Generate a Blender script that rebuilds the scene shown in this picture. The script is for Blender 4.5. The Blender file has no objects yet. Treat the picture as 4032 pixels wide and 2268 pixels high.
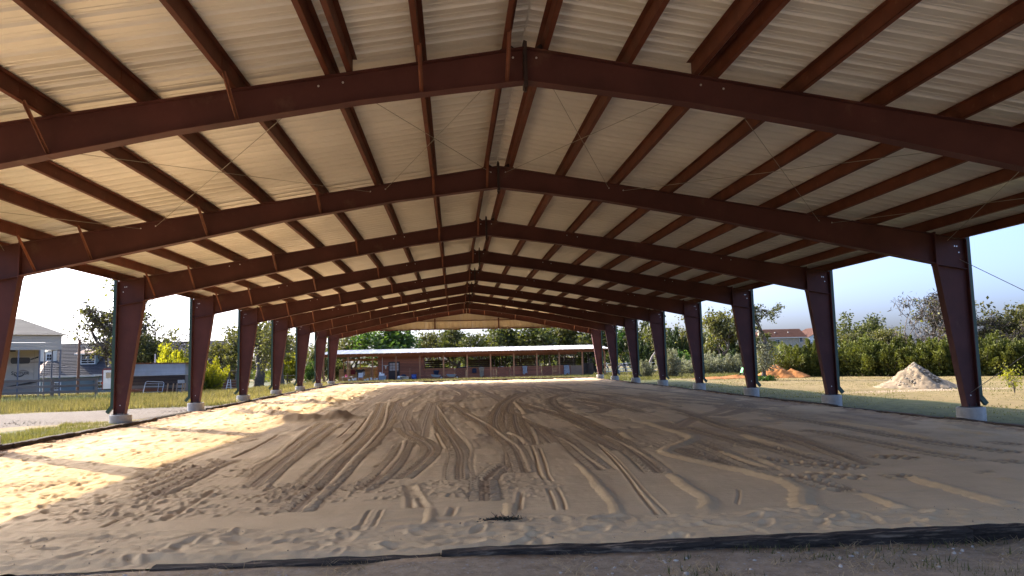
import bpy, bmesh, math, random
import numpy as np
from mathutils import Vector, Matrix

# ------------------------------------------------------------------ camera
scn = bpy.context.scene
COL = scn.collection
HC = 1.57
F_PX, PITCH, YAW, ROLL = 2897.18, 0.0981, 0.0803, -0.0232
cam_d = bpy.data.cameras.new('camera')
cam_d.sensor_width = 36.0
cam_d.lens = 36.0 * F_PX / 4032.0
cam_d.clip_start = 0.1
cam_d.clip_end = 2000.0
cam = bpy.data.objects.new('camera', cam_d)
COL.objects.link(cam)
_f = Vector((math.sin(YAW) * math.cos(PITCH), math.cos(YAW) * math.cos(PITCH), math.sin(PITCH)))
_r = Vector((math.cos(YAW), -math.sin(YAW), 0.0))
_u = _r.cross(_f)
_r2 = math.cos(ROLL) * _r + math.sin(ROLL) * _u
_u2 = -math.sin(ROLL) * _r + math.cos(ROLL) * _u
cam.matrix_world = Matrix(((_r2.x, _u2.x, -_f.x, 0.0), (_r2.y, _u2.y, -_f.y, 0.0), (_r2.z, _u2.z, -_f.z, HC), (0, 0, 0, 1)))
scn.camera = cam

# ------------------------------------------------------------------ light
SUN_EL = math.radians(32.5)
SUN_AZ = math.radians(-48.5)          # from +Y towards +X (negative: left of the arena axis)
SUN_STRENGTH, SKY_STRENGTH, EXPOSURE = 2.0, 0.15, 2.25
world = bpy.data.worlds.new('World')
scn.world = world
world.use_nodes = True
wn, wl = world.node_tree.nodes, world.node_tree.links
wn.clear()
w_out = wn.new('ShaderNodeOutputWorld')
w_bg = wn.new('ShaderNodeBackground')
w_sky = wn.new('ShaderNodeTexSky')
w_sky.sky_type = 'NISHITA'
w_sky.sun_disc = False
w_sky.sun_elevation = SUN_EL
w_sky.sun_rotation = SUN_AZ
w_sky.altitude = 300.0
w_sky.air_density = 0.45
w_sky.dust_density = 6.4
w_sky.ozone_density = 5.6
w_bg.inputs['Strength'].default_value = SKY_STRENGTH


def wmath(op, a, b=None, c=None):
    n = wn.new('ShaderNodeMath')
    n.operation = op
    for i, v in enumerate((a, b, c)):
        if v is None:
            continue
        if isinstance(v, (int, float)):
            n.inputs[i].default_value = v
        else:
            wl.new(v, n.inputs[i])
    return n.outputs[0]


# a few fair-weather clouds low over the horizon, in sky directions
w_tc = wn.new('ShaderNodeTexCoord')
w_sep = wn.new('ShaderNodeSeparateXYZ')
wl.new(w_tc.outputs['Generated'], w_sep.inputs[0])
w_az = wmath('ARCTAN2', w_sep.outputs[0], w_sep.outputs[1])
w_el = wmath('ARCSINE', w_sep.outputs[2])
w_cmb = wn.new('ShaderNodeCombineXYZ')
wl.new(wmath('MULTIPLY', w_az, 26.0), w_cmb.inputs[0])
wl.new(wmath('MULTIPLY', w_el, 55.0), w_cmb.inputs[1])
w_noise = wn.new('ShaderNodeTexNoise')
w_noise.inputs['Scale'].default_value = 1.3
w_noise.inputs['Detail'].default_value = 9.0
w_noise.inputs['Roughness'].default_value = 0.62
wl.new(w_cmb.outputs[0], w_noise.inputs['Vector'])
w_mask = None
for (ca, ce, sa, se, amp) in ((-0.446, 0.094, 0.040, 0.0115, 1.0), (-0.425, 0.0745, 0.018, 0.0045, 0.62), (-0.362, 0.0875, 0.012, 0.005, 0.6),
                              (-0.95, 0.12, 0.09, 0.022, 1.0), (-1.5, 0.10, 0.07, 0.018, 0.9), (2.4, 0.11, 0.09, 0.02, 0.95), (1.5, 0.09, 0.06, 0.015, 0.85)):
    g = wmath('MULTIPLY', wmath('EXPONENT', wmath('MULTIPLY', wmath('ADD', wmath('POWER', wmath('ABSOLUTE', wmath('DIVIDE', wmath('SUBTRACT', w_az, ca), sa)), 2.0),
              wmath('POWER', wmath('ABSOLUTE', wmath('DIVIDE', wmath('SUBTRACT', w_el, ce), se)), 2.0)), -0.8)), amp)
    w_mask = g if w_mask is None else wmath('MAXIMUM', w_mask, g)
w_den = wmath('ADD', w_noise.outputs[0], wmath('SUBTRACT', wmath('MULTIPLY', w_mask, 0.55), 0.78))
w_rmp = wn.new('ShaderNodeMapRange')
w_rmp.inputs['From Min'].default_value = 0.0
w_rmp.inputs['From Max'].default_value = 0.16
wl.new(w_den, w_rmp.inputs[0])
w_mix = wn.new('ShaderNodeMixRGB')
wl.new(w_rmp.outputs[0], w_mix.inputs[0])
wl.new(w_sky.outputs[0], w_mix.inputs[1])
w_mix.inputs[2].default_value = (6.2, 6.1, 5.9, 1)
wl.new(w_mix.outputs[0], w_bg.inputs['Color'])
wl.new(w_bg.outputs[0], w_out.inputs['Surface'])

sun_d = bpy.data.lights.new('sun', 'SUN')
sun_d.energy = SUN_STRENGTH
sun_d.angle = math.radians(0.53)
sun_d.color = (1.0, 0.83, 0.58)
sun = bpy.data.objects.new('sun', sun_d)
COL.objects.link(sun)
_sd = Vector((math.sin(SUN_AZ) * math.cos(SUN_EL), math.cos(SUN_AZ) * math.cos(SUN_EL), math.sin(SUN_EL)))
sun.rotation_euler = _sd.to_track_quat('Z', 'Y').to_euler()
sun.location = (-30, 40, 40)

vs = scn.view_settings
vs.view_transform = 'Standard'
vs.look = 'None'
vs.gamma = 1.0
vs.use_curve_mapping = False
vs.exposure = EXPOSURE
scn.render.engine = 'CYCLES'
scn.cycles.use_denoising = True
try:
    scn.cycles.denoiser = 'OPENIMAGEDENOISE'
except Exception:
    pass
scn.cycles.denoising_prefilter = 'ACCURATE'
scn.cycles.max_bounces = 8
scn.cycles.diffuse_bounces = 5
scn.cycles.transparent_max_bounces = 8
scn.cycles.caustics_reflective = False
scn.cycles.caustics_refractive = False

RNG = random.Random(7)
NPR = np.random.default_rng(11)


# ------------------------------------------------------------------ materials
MATS = {}


def mat(name, base, rough=0.7, metal=0.0, var=0.25, vscale=3.0, base2=None, bump=0.0, bscale=30.0, rnd=0.0, coord='Object', stretch=(1, 1, 1), spec=0.5, patch=None, trans=0.0):
    """A procedural surface: two colours mixed by noise, per-object tone shift, fine bump."""
    m = bpy.data.materials.new(name)
    m.use_nodes = True
    nt = m.node_tree
    N, L = nt.nodes, nt.links
    N.clear()
    out = N.new('ShaderNodeOutputMaterial')
    b = N.new('ShaderNodeBsdfPrincipled')
    b.inputs['Roughness'].default_value = rough
    b.inputs['Metallic'].default_value = metal
    b.inputs['Specular IOR Level'].default_value = spec
    L.new(b.outputs[0], out.inputs[0])
    tc = N.new('ShaderNodeTexCoord')
    mp = N.new('ShaderNodeMapping')
    mp.inputs['Scale'].default_value = stretch
    L.new(tc.outputs[coord], mp.inputs['Vector'])
    n1 = N.new('ShaderNodeTexNoise')
    n1.inputs['Scale'].default_value = vscale
    n1.inputs['Detail'].default_value = 7.0
    n1.inputs['Roughness'].default_value = 0.6
    L.new(mp.outputs[0], n1.inputs['Vector'])
    rp = N.new('ShaderNodeMapRange')
    rp.inputs['From Min'].default_value = 0.3
    rp.inputs['From Max'].default_value = 0.7
    L.new(n1.outputs[0], rp.inputs[0])
    mx = N.new('ShaderNodeMixRGB')
    L.new(rp.outputs[0], mx.inputs[0])
    b2 = base2 if base2 is not None else tuple(min(1.0, c * (1.0 + var)) for c in base)
    b1 = base if base2 is not None else tuple(c * (1.0 - var) for c in base)
    mx.inputs[1].default_value = (*b1, 1)
    mx.inputs[2].default_value = (*b2, 1)
    col = mx.outputs[0]
    if patch is not None:                       # (colour, scale, threshold, softness): stains, rust, dust with a shape of their own
        n2 = N.new('ShaderNodeTexNoise')
        n2.inputs['Scale'].default_value = patch[1]
        n2.inputs['Detail'].default_value = 8.0
        n2.inputs['Roughness'].default_value = 0.65
        L.new(mp.outputs[0], n2.inputs['Vector'])
        r2 = N.new('ShaderNodeMapRange')
        r2.inputs['From Min'].default_value = patch[2]
        r2.inputs['From Max'].default_value = patch[2] + patch[3]
        L.new(n2.outputs[0], r2.inputs[0])
        m2 = N.new('ShaderNodeMixRGB')
        L.new(r2.outputs[0], m2.inputs[0])
        L.new(col, m2.inputs[1])
        m2.inputs[2].default_value = (*patch[0], 1)
        col = m2.outputs[0]
    if rnd > 0:
        oi = N.new('ShaderNodeObjectInfo')
        hr = N.new('ShaderNodeMapRange')
        hr.inputs['To Min'].default_value = 1.0 - rnd
        hr.inputs['To Max'].default_value = 1.0 + rnd
        L.new(oi.outputs['Random'], hr.inputs[0])
        hs = N.new('ShaderNodeHueSaturation')
        L.new(hr.outputs[0], hs.inputs['Value'])
        L.new(col, hs.inputs['Color'])
        col = hs.outputs[0]
    L.new(col, b.inputs['Base Color'])
    if bump > 0:
        n3 = N.new('ShaderNodeTexNoise')
        n3.inputs['Scale'].default_value = bscale
        n3.inputs['Detail'].default_value = 5.0
        L.new(mp.outputs[0], n3.inputs['Vector'])
        bp = N.new('ShaderNodeBump')
        bp.inputs['Strength'].default_value = bump
        bp.inputs['Distance'].default_value = 0.02
        L.new(n3.outputs[0], bp.inputs['Height'])
        L.new(bp.outputs[0], b.inputs['Normal'])
    if trans > 0:
        b.inputs['Transmission Weight'].default_value = trans
    MATS[name] = m
    return m


def leafmat(name, dark, light, trans=0.35, rough=0.6):
    """Leaf card material: tone attribute picks between two greens, part of the light passes through."""
    m = bpy.data.materials.new(name)
    m.use_nodes = True
    N, L = m.node_tree.nodes, m.node_tree.links
    N.clear()
    out = N.new('ShaderNodeOutputMaterial')
    at = N.new('ShaderNodeAttribute')
    at.attribute_name = 'tone'
    oi = N.new('ShaderNodeObjectInfo')
    mx = N.new('ShaderNodeMixRGB')
    L.new(at.outputs['Fac'], mx.inputs[0])
    mx.inputs[1].default_value = (*dark, 1)
    mx.inputs[2].default_value = (*light, 1)
    hr = N.new('ShaderNodeMapRange')
    hr.inputs['To Min'].default_value = 0.82
    hr.inputs['To Max'].default_value = 1.2
    L.new(oi.outputs['Random'], hr.inputs[0])
    hs = N.new('ShaderNodeHueSaturation')
    L.new(hr.outputs[0], hs.inputs['Value'])
    L.new(mx.outputs[0], hs.inputs['Color'])
    d = N.new('ShaderNodeBsdfPrincipled')
    d.inputs['Roughness'].default_value = rough
    d.inputs['Specular IOR Level'].default_value = 0.25
    t = N.new('ShaderNodeBsdfTranslucent')
    L.new(hs.outputs[0], d.inputs['Base Color'])
    tm = N.new('ShaderNodeMixRGB')
    tm.blend_type = 'MULTIPLY'
    tm.inputs[0].default_value = 1.0
    tm.inputs[2].default_value = (1.3, 1.35, 0.6, 1)
    L.new(hs.outputs[0], tm.inputs[1])
    L.new(tm.outputs[0], t.inputs['Color'])
    ms = N.new('ShaderNodeMixShader')
    ms.inputs[0].default_value = trans
    L.new(d.outputs[0], ms.inputs[1])
    L.new(t.outputs[0], ms.inputs[2])
    L.new(ms.outputs[0], out.inputs[0])
    MATS[name] = m
    return m


RED = mat('red_oxide_steel', (0.100, 0.034, 0.030), 0.6, 0.0, 0.28, 0.9, bump=0.06, bscale=18, rnd=0.10, spec=0.3, patch=((0.165, 0.085, 0.06), 1.5, 0.58, 0.2))
REDP = mat('red_oxide_purlin', (0.135, 0.042, 0.024), 0.6, 0.0, 0.3, 2.0, bump=0.04, bscale=25, rnd=0.12, spec=0.25, patch=((0.22, 0.10, 0.06), 5.0, 0.63, 0.12))
BRACE = mat('red_oxide_brace', (0.24, 0.085, 0.045), 0.5, 0.0, 0.2, 6.0, rnd=0.1)
BLACKST = mat('dark_bolted_plate', (0.035, 0.018, 0.016), 0.5, 0.0, 0.3, 5.0)
ZINC_AND_SLOT = mat('zinc_and_slot_light', (0.72, 0.72, 0.70), 0.35, 0.6, 0.1, 10.0)  # zinc of the door handle; on the frames, sky light in slots
ROD = mat('galvanised_rod', (0.40, 0.365, 0.31), 0.5, 0.3, 0.1, 6.0)
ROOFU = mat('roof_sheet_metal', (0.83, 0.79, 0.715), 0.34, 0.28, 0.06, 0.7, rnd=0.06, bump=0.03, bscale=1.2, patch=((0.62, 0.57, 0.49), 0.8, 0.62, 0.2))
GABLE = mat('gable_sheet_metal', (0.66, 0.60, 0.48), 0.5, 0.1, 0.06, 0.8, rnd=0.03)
GREEN = mat('green_downspout_paint', (0.03, 0.075, 0.05), 0.45, 0.0, 0.15, 3.0)
CONC = mat('pier_concrete', (0.42, 0.40, 0.36), 0.9, 0.0, 0.18, 4.0, bump=0.25, bscale=40, rnd=0.05, patch=((0.20, 0.19, 0.17), 6.0, 0.60, 0.08))
TIMBER = mat('weathered_timber', (0.040, 0.031, 0.024), 0.9, 0.0, 0.6, 5.0, stretch=(1, 9, 9), bump=0.9, bscale=14, rnd=0.35, spec=0.15, patch=((0.21, 0.155, 0.105), 2.2, 0.53, 0.12))
TIMBERY = mat('weathered_timber_long', (0.075, 0.055, 0.04), 0.9, 0.0, 0.5, 5.0, stretch=(9, 1, 9), bump=0.6, bscale=14, rnd=0.25, spec=0.15)
STAIN = mat('red_stained_board', (0.33, 0.112, 0.055), 0.65, 0.0, 0.35, 3.0, stretch=(0.6, 5, 5), rnd=0.22)
RAWWOOD = mat('raw_pine_board', (0.42, 0.25, 0.125), 0.7, 0.0, 0.25, 3.0, stretch=(0.6, 5, 5), rnd=0.2)
POSTWOOD = mat('cedar_post_wood', (0.40, 0.18, 0.08), 0.7, 0.0, 0.3, 4.0, stretch=(5, 5, 0.7), rnd=0.2)
DARKWOOD = mat('old_dark_board', (0.055, 0.036, 0.026), 0.8, 0.0, 0.35, 3.0, rnd=0.3)
GREYWOOD = mat('grey_fence_board', (0.17, 0.145, 0.12), 0.85, 0.0, 0.35, 5.0, stretch=(1, 6, 6), bump=0.3, bscale=20, rnd=0.22)
PLY = mat('plywood_sheet', (0.30, 0.20, 0.13), 0.75, 0.0, 0.15, 3.0)
TIN = mat('corrugated_tin', (0.46, 0.50, 0.55), 0.3, 0.8, 0.12, 1.5, rnd=0.06)
TINROOF = mat('stable_roof_tin', (0.34, 0.335, 0.32), 0.5, 0.4, 0.14, 1.2, rnd=0.08)
CANPOST = mat('canopy_post_paint', (0.15, 0.155, 0.17), 0.5, 0.1, 0.1, 3.0)
RUST = mat('rusted_sheet', (0.20, 0.075, 0.035), 0.75, 0.1, 0.35, 2.5, patch=((0.33, 0.32, 0.31), 2.0, 0.55, 0.1))
WHITE = mat('white_paint', (0.78, 0.77, 0.74), 0.45, 0.0, 0.04, 2.0)
CREAM = mat('cream_siding', (0.46, 0.41, 0.32), 0.55, 0.0, 0.05, 2.0)
RVW = mat('trailer_fibreglass', (0.52, 0.47, 0.38), 0.35, 0.0, 0.03, 1.0)
TAN = mat('tan_lower_panel', (0.34, 0.29, 0.23), 0.45, 0.0, 0.08, 2.0)
BLACK = mat('black_plastic', (0.012, 0.012, 0.013), 0.3, 0.0, 0.1, 3.0)
GLASS = mat('dark_window_glass', (0.02, 0.025, 0.03), 0.06, 0.0, 0.1, 2.0, spec=1.0)
MAROON = mat('maroon_trim', (0.16, 0.02, 0.03), 0.4)
SIDING = mat('blue_grey_siding', (0.17, 0.22, 0.225), 0.75, 0.0, 0.06, 1.5, rnd=0.04)
SHINGLE = mat('grey_shingle', (0.060, 0.060, 0.066), 0.9, 0.0, 0.3, 8.0, bump=0.3, bscale=25, rnd=0.12, spec=0.15)
SHINGLE2 = mat('brown_shingle', (0.095, 0.045, 0.03), 0.9, 0.0, 0.22, 6.0, bump=0.3, bscale=20, rnd=0.08, spec=0.15)
STONE = mat('chimney_stone', (0.46, 0.38, 0.27), 0.9, 0.0, 0.3, 4.0, bump=0.3, rnd=0.2)
TRIM = mat('light_trim', (0.66, 0.62, 0.52), 0.6, 0.0, 0.06, 2.0)
POLE = mat('utility_pole_wood', (0.13, 0.075, 0.05), 0.85, 0.0, 0.3, 4.0, stretch=(6, 6, 0.5))
WIRE = mat('cable', (0.05, 0.05, 0.05), 0.5)
GALV = mat('galvanised_pipe', (0.50, 0.50, 0.48), 0.4, 0.55, 0.12, 4.0)
BLUEP = mat('blue_plastic', (0.02, 0.07, 0.28), 0.35, 0.0, 0.15, 5.0)
GREYP = mat('grey_plastic', (0.27, 0.32, 0.35), 0.4, 0.0, 0.1, 4.0)
PINK = mat('pink_plastic', (0.75, 0.16, 0.30), 0.4)
REDCL = mat('maroon_cloth', (0.17, 0.02, 0.03), 0.85)
TANCL = mat('tan_cloth', (0.36, 0.29, 0.20), 0.9, 0.0, 0.3, 8.0)
GREYCL = mat('grey_blanket', (0.40, 0.41, 0.42), 0.9, 0.0, 0.45, 7.0, patch=((0.08, 0.08, 0.10), 6.0, 0.55, 0.08))
DARKCL = mat('dark_blue_cloth', (0.02, 0.025, 0.05), 0.85)
LEATHER = mat('dark_saddle_leather', (0.03, 0.022, 0.02), 0.5, 0.0, 0.3, 6.0)
BONE = mat('bleached_bone', (0.75, 0.71, 0.62), 0.7)
GREENP = mat('bright_green_plastic', (0.05, 0.36, 0.06), 0.4)
TYRE = mat('tyre_rubber', (0.02, 0.02, 0.02), 0.8)
CARBLUE = mat('dark_blue_car_paint', (0.015, 0.022, 0.055), 0.2, 0.2, 0.05, 1.0)
LIGHTP = mat('lamp_glass', (0.6, 0.08, 0.05), 0.2)
HORSEP = mat('pale_horse_coat', (0.72, 0.60, 0.52), 0.7, 0.0, 0.1, 2.5)
HORSED = mat('dark_horse_coat', (0.022, 0.014, 0.012), 0.5, 0.0, 0.2, 2.5)
MANE = mat('dark_mane_hair', (0.015, 0.012, 0.012), 0.7)
MANEP = mat('pale_mane_hair', (0.66, 0.56, 0.46), 0.8)
BARK = mat('oak_bark', (0.105, 0.085, 0.068), 0.9, 0.0, 0.4, 6.0, bump=0.5, bscale=25)
BARKG = mat('pale_dead_bark', (0.26, 0.225, 0.19), 0.9, 0.0, 0.35, 6.0, bump=0.4, bscale=25)
LEAF_OAK = leafmat('oak_leaves', (0.036, 0.048, 0.016), (0.135, 0.14, 0.042))
LEAF_OLIVE = leafmat('olive_leaves', (0.055, 0.058, 0.020), (0.17, 0.16, 0.06))
LEAF_YEL = leafmat('backlit_yellow_leaves', (0.11, 0.13, 0.014), (0.33, 0.30, 0.026), 0.45)
LEAF_GRN = leafmat('bright_green_leaves', (0.035, 0.085, 0.022), (0.13, 0.20, 0.05), 0.4)
LEAF_JUN = leafmat('juniper_sprays', (0.024, 0.036, 0.010), (0.145, 0.155, 0.030), 0.2)
TWIG = leafmat('fine_twigs', (0.035, 0.028, 0.022), (0.085, 0.068, 0.052), 0.05)
LEAF_DRK = leafmat('dark_cedar_sprays', (0.016, 0.03, 0.012), (0.06, 0.085, 0.03), 0.2)
LEAF_SAGE = leafmat('sage_leaves', (0.12, 0.13, 0.085), (0.33, 0.32, 0.22), 0.2)
GRASS_DRY = leafmat('dry_grass_blades', (0.075, 0.078, 0.030), (0.32, 0.255, 0.135), 0.28, 0.8)
GRASS_GRN = leafmat('green_grass_blades', (0.055, 0.068, 0.020), (0.22, 0.19, 0.078), 0.3, 0.8)
STRAW = leafmat('straw_blades', (0.17, 0.115, 0.06), (0.58, 0.42, 0.23), 0.15, 0.9)
WEED = leafmat('grey_weed_blades', (0.07, 0.09, 0.045), (0.30, 0.29, 0.18), 0.25, 0.8)
DIRT_OR = mat('orange_clay', (0.33, 0.125, 0.026), 0.95, 0.0, 0.25, 2.5, bump=0.5, bscale=12)
GRAVELP = mat('crushed_limestone', (0.235, 0.175, 0.105), 0.95, 0.0, 0.3, 3.0, bump=0.9, bscale=9, patch=((0.15, 0.11, 0.065), 2.5, 0.56, 0.15))
LIMEST = mat('limestone_chunk', (0.26, 0.215, 0.155), 0.9, 0.0, 0.3, 6.0, rnd=0.15)
LIGHTST = mat('pale_pebble', (0.42, 0.375, 0.31), 0.9, 0.0, 0.3, 6.0)
DRIVEST = mat('drive_stone', (0.24, 0.20, 0.16), 0.9, 0.0, 0.3, 6.0)
CANROOF = mat('canopy_roof_sheet', (0.20, 0.185, 0.155), 0.75, 0.0, 0.08, 1.5, rnd=0.1, spec=0.1)


# ------------------------------------------------------------------ mesh helpers
class MB:
    """Collects faces of one part."""

    def __init__(s):
        s.v, s.f = [], []

    def add(s, vs, fs):
        o = len(s.v)
        s.v += [tuple(p) for p in vs]
        s.f += [tuple(i + o for i in f) for f in fs]
        return s

    def box(s, c, d, rz=0.0, rot=None):
        hx, hy, hz = d[0] / 2, d[1] / 2, d[2] / 2
        M = rot if rot is not None else Matrix.Rotation(rz, 3, 'Z')
        vs = [Vector(c) + M @ Vector((x, y, z)) for x, y, z in ((-hx, -hy, -hz), (hx, -hy, -hz), (hx, hy, -hz), (-hx, hy, -hz), (-hx, -hy, hz), (hx, -hy, hz), (hx, hy, hz), (-hx, hy, hz))]
        return s.add(vs, ((0, 3, 2, 1), (4, 5, 6, 7), (0, 1, 5, 4), (1, 2, 6, 5), (2, 3, 7, 6), (3, 0, 4, 7)))

    def bar(s, p, q, w, h, up=(0, 0, 1)):
        p, q = Vector(p), Vector(q)
        d = q - p
        L = d.length
        x = d / L
        y = Vector(up).cross(x)
        y = y.normalized() if y.length > 1e-6 else Vector((0, 1, 0))
        z = x.cross(y)
        M = Matrix((x, y, z)).transposed()
        return s.box((p + q) / 2, (L, w, h), rot=M)

    def prism_y(s, poly, y0, y1):
        """Polygon in XZ, pushed along Y."""
        n = len(poly)
        vs = [(x, y0, z) for x, z in poly] + [(x, y1, z) for x, z in poly]
        fs = [tuple(range(n)), tuple(range(2 * n - 1, n - 1, -1))]
        fs += [(i, i + n, (i + 1) % n + n, (i + 1) % n) for i in range(n)]
        return s.add(vs, fs)

    def prism_x(s, poly, x0, x1):
        n = len(poly)
        vs = [(x0, y, z) for y, z in poly] + [(x1, y, z) for y, z in poly]
        fs = [tuple(range(n - 1, -1, -1)), tuple(range(n, 2 * n))]
        fs += [(i, (i + 1) % n, (i + 1) % n + n, i + n) for i in range(n)]
        return s.add(vs, fs)

    def tube(s, pts, rad, n=8, cap=True):
        pts = [Vector(p) for p in pts]
        rads = rad if isinstance(rad, (list, tuple)) else [rad] * len(pts)
        rings = []
        prev = None
        for i, p in enumerate(pts):
            d = (pts[min(i + 1, len(pts) - 1)] - pts[max(i - 1, 0)])
            d = d.normalized() if d.length > 1e-9 else Vector((0, 0, 1))
            a = prev if prev is not None else (Vector((1, 0, 0)) if abs(d.x) < 0.9 else Vector((0, 1, 0)))
            u = a - d * a.dot(d)
            if u.length < 1e-6:
                u = d.orthogonal()
            u.normalize()
            prev = u
            w = d.cross(u)
            rings.append([p + (u * math.cos(2 * math.pi * k / n) + w * math.sin(2 * math.pi * k / n)) * rads[i] for k in range(n)])
        vs = [v for r in rings for v in r]
        fs = []
        for i in range(len(rings) - 1):
            for k in range(n):
                fs.append((i * n + k, i * n + (k + 1) % n, (i + 1) * n + (k + 1) % n, (i + 1) * n + k))
        if cap:
            fs.append(tuple(range(n - 1, -1, -1)))
            fs.append(tuple((len(rings) - 1) * n + k for k in range(n)))
        return s.add(vs, fs)

    def lathe(s, prof, c=(0, 0, 0), n=14):
        vs, fs = [], []
        for r, z in prof:
            vs += [(c[0] + r * math.cos(2 * math.pi * k / n), c[1] + r * math.sin(2 * math.pi * k / n), c[2] + z) for k in range(n)]
        for i in range(len(prof) - 1):
            for k in range(n):
                fs.append((i * n + k, i * n + (k + 1) % n, (i + 1) * n + (k + 1) % n, (i + 1) * n + k))
        fs.append(tuple(range(n - 1, -1, -1)))
        fs.append(tuple((len(prof) - 1) * n + k for k in range(n)))
        return s.add(vs, fs)

    def mesh(s, name, m=None, smooth=False):
        me = bpy.data.meshes.new(name)
        me.from_pydata(s.v, [], s.f)
        if m is not None:
            me.materials.append(m)
        if smooth:
            me.polygons.foreach_set('use_smooth', [True] * len(me.polygons))
        me.update()
        return me


def npmesh(name, V, Fq, m=None, smooth=False, attrs=None):
    me = bpy.data.meshes.new(name)
    V = np.asarray(V, dtype=np.float32)
    Fq = np.asarray(Fq, dtype=np.int32)
    k = Fq.shape[1]
    me.vertices.add(len(V))
    me.vertices.foreach_set('co', V.ravel())
    me.loops.add(Fq.size)
    me.loops.foreach_set('vertex_index', Fq.ravel())
    me.polygons.add(len(Fq))
    me.polygons.foreach_set('loop_start', np.arange(0, Fq.size, k, dtype=np.int32))
    if smooth:
        me.polygons.foreach_set('use_smooth', np.ones(len(Fq), dtype=bool))
    if attrs:
        for an, av in attrs.items():
            a = me.attributes.new(an, 'FLOAT', 'POINT')
            a.data.foreach_set('value', np.asarray(av, dtype=np.float32))
    if m is not None:
        me.materials.append(m)
    me.update(calc_edges=True)
    me.validate()
    return me


def link(name, me, parent=None, loc=(0, 0, 0), rot=(0, 0, 0), scale=(1, 1, 1)):
    o = bpy.data.objects.new(name, me)
    COL.objects.link(o)
    o.location = loc
    o.rotation_euler = rot
    o.scale = scale
    if parent is not None:
        o.parent = parent
    return o


def tag(o, label, cat, group=None):
    o['label'] = label
    o['category'] = cat
    if group:
        o['group'] = group
    return o


def thing(name, label, cat, loc=(0, 0, 0), rz=0.0, group=None):
    o = link(name, None, None, loc, (0, 0, rz))
    o.empty_display_size = 0.3
    return tag(o, label, cat, group)


def part(name, mb, m, parent, loc=(0, 0, 0), smooth=False, rot=(0, 0, 0)):
    return link(name, mb.mesh(name, m, smooth), parent, loc, rot)


_cubes = {}


def bx(name, parent, c, d, m, rot=(0, 0, 0)):
    """A box piece that shares one unit cube per material; scaled, so it never carries children."""
    if m.name not in _cubes:
        _cubes[m.name] = MB().box((0, 0, 0), (1, 1, 1)).mesh('piece_' + m.name, m)
    return link(name, _cubes[m.name], parent, c, rot, d)


def bxs(name, lst, m, parent):
    for c, d in lst:
        bx(name, parent, c, d, m)


def copy_tree(o, parent=None):
    c = o.copy()
    COL.objects.link(c)
    c.parent = parent
    for ch in o.children:
        copy_tree(ch, c)
    return c


def struct(o, kind='structure'):
    o['kind'] = kind
    return o


def sstep(a, b, x):
    t = np.clip((x - a) / (b - a), 0, 1)
    return t * t * (3 - 2 * t)


def vnoise(xs, ys, sx, sy, seed):
    """Value noise on a grid of separable coordinates."""
    r = np.random.default_rng(seed)
    ux, uy = xs / sx, ys / sy
    ix, iy = np.floor(ux).astype(int), np.floor(uy).astype(int)
    lat = r.random((iy.max() - iy.min() + 2, ix.max() - ix.min() + 2))
    fx, fy = ux - ix, uy - iy
    fx, fy = fx * fx * (3 - 2 * fx), (fy * fy * (3 - 2 * fy))[:, None]
    i, j = ix - ix.min(), (iy - iy.min())
    a = lat[j][:, i] * (1 - fx) + lat[j][:, i + 1] * fx
    b = lat[j + 1][:, i] * (1 - fx) + lat[j + 1][:, i + 1] * fx
    return (a * (1 - fy) + b * fy) * 2 - 1


def grid_faces(nx, ny):
    i = np.arange(nx - 1)[None, :] + (np.arange(ny - 1) * nx)[:, None]
    return np.stack([i, i + 1, i + 1 + nx, i + nx], -1).reshape(-1, 4)


# ------------------------------------------------------------------ terrain
ARX0, ARX1, ARY0, ARY1 = -9.10, 11.10, 6.22, 60.12      # centre lines of the timber border


def ground_z(x, y):
    x = np.asarray(x, dtype=float)
    y = np.asarray(y, dtype=float)
    left = np.interp(y, [-20, 25, 48, 60, 80, 105, 150, 420], [.06, .06, -.28, -.42, -.80, -1.5, -2.0, -2.5])
    mid = np.interp(y, [-20, 60, 84, 110, 420], [.05, .02, -.32, -.55, -1.0])
    right = np.interp(y, [-20, 60, 84, 110, 420], [-.28, -.28, -.32, -.5, -1.0])
    hill = sstep(30, 70, x) * np.interp(y, [-20, 100, 150, 210, 420], [0, 0, 1.6, 3.4, 4.0])
    wl = sstep(11.5, 18, -x)
    wr = np.where(y < 58, (x > 11.0) * 1.0, sstep(9, 15, x))
    z = mid * (1 - wl) + left * wl
    z = z * (1 - wr) + right * wr + hill
    fr = np.interp(x, [-9.3, -4, -1, 1, 3, 5, 11.3], [.01, -.004, -.015, -.03, -.055, -.078, -.22])
    wf = (1 - sstep(5.0, 10.0, y)) * sstep(-14, -9.3, x) * (1 - sstep(11.3, 15, x))
    return z * (1 - wf) + fr * wf


def gzf(x, y):
    return float(ground_z(x, y))


def spaced(a, b, d):
    n = max(1, int(round((b - a) / d)))
    return list(np.linspace(a, b, n + 1))


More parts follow.
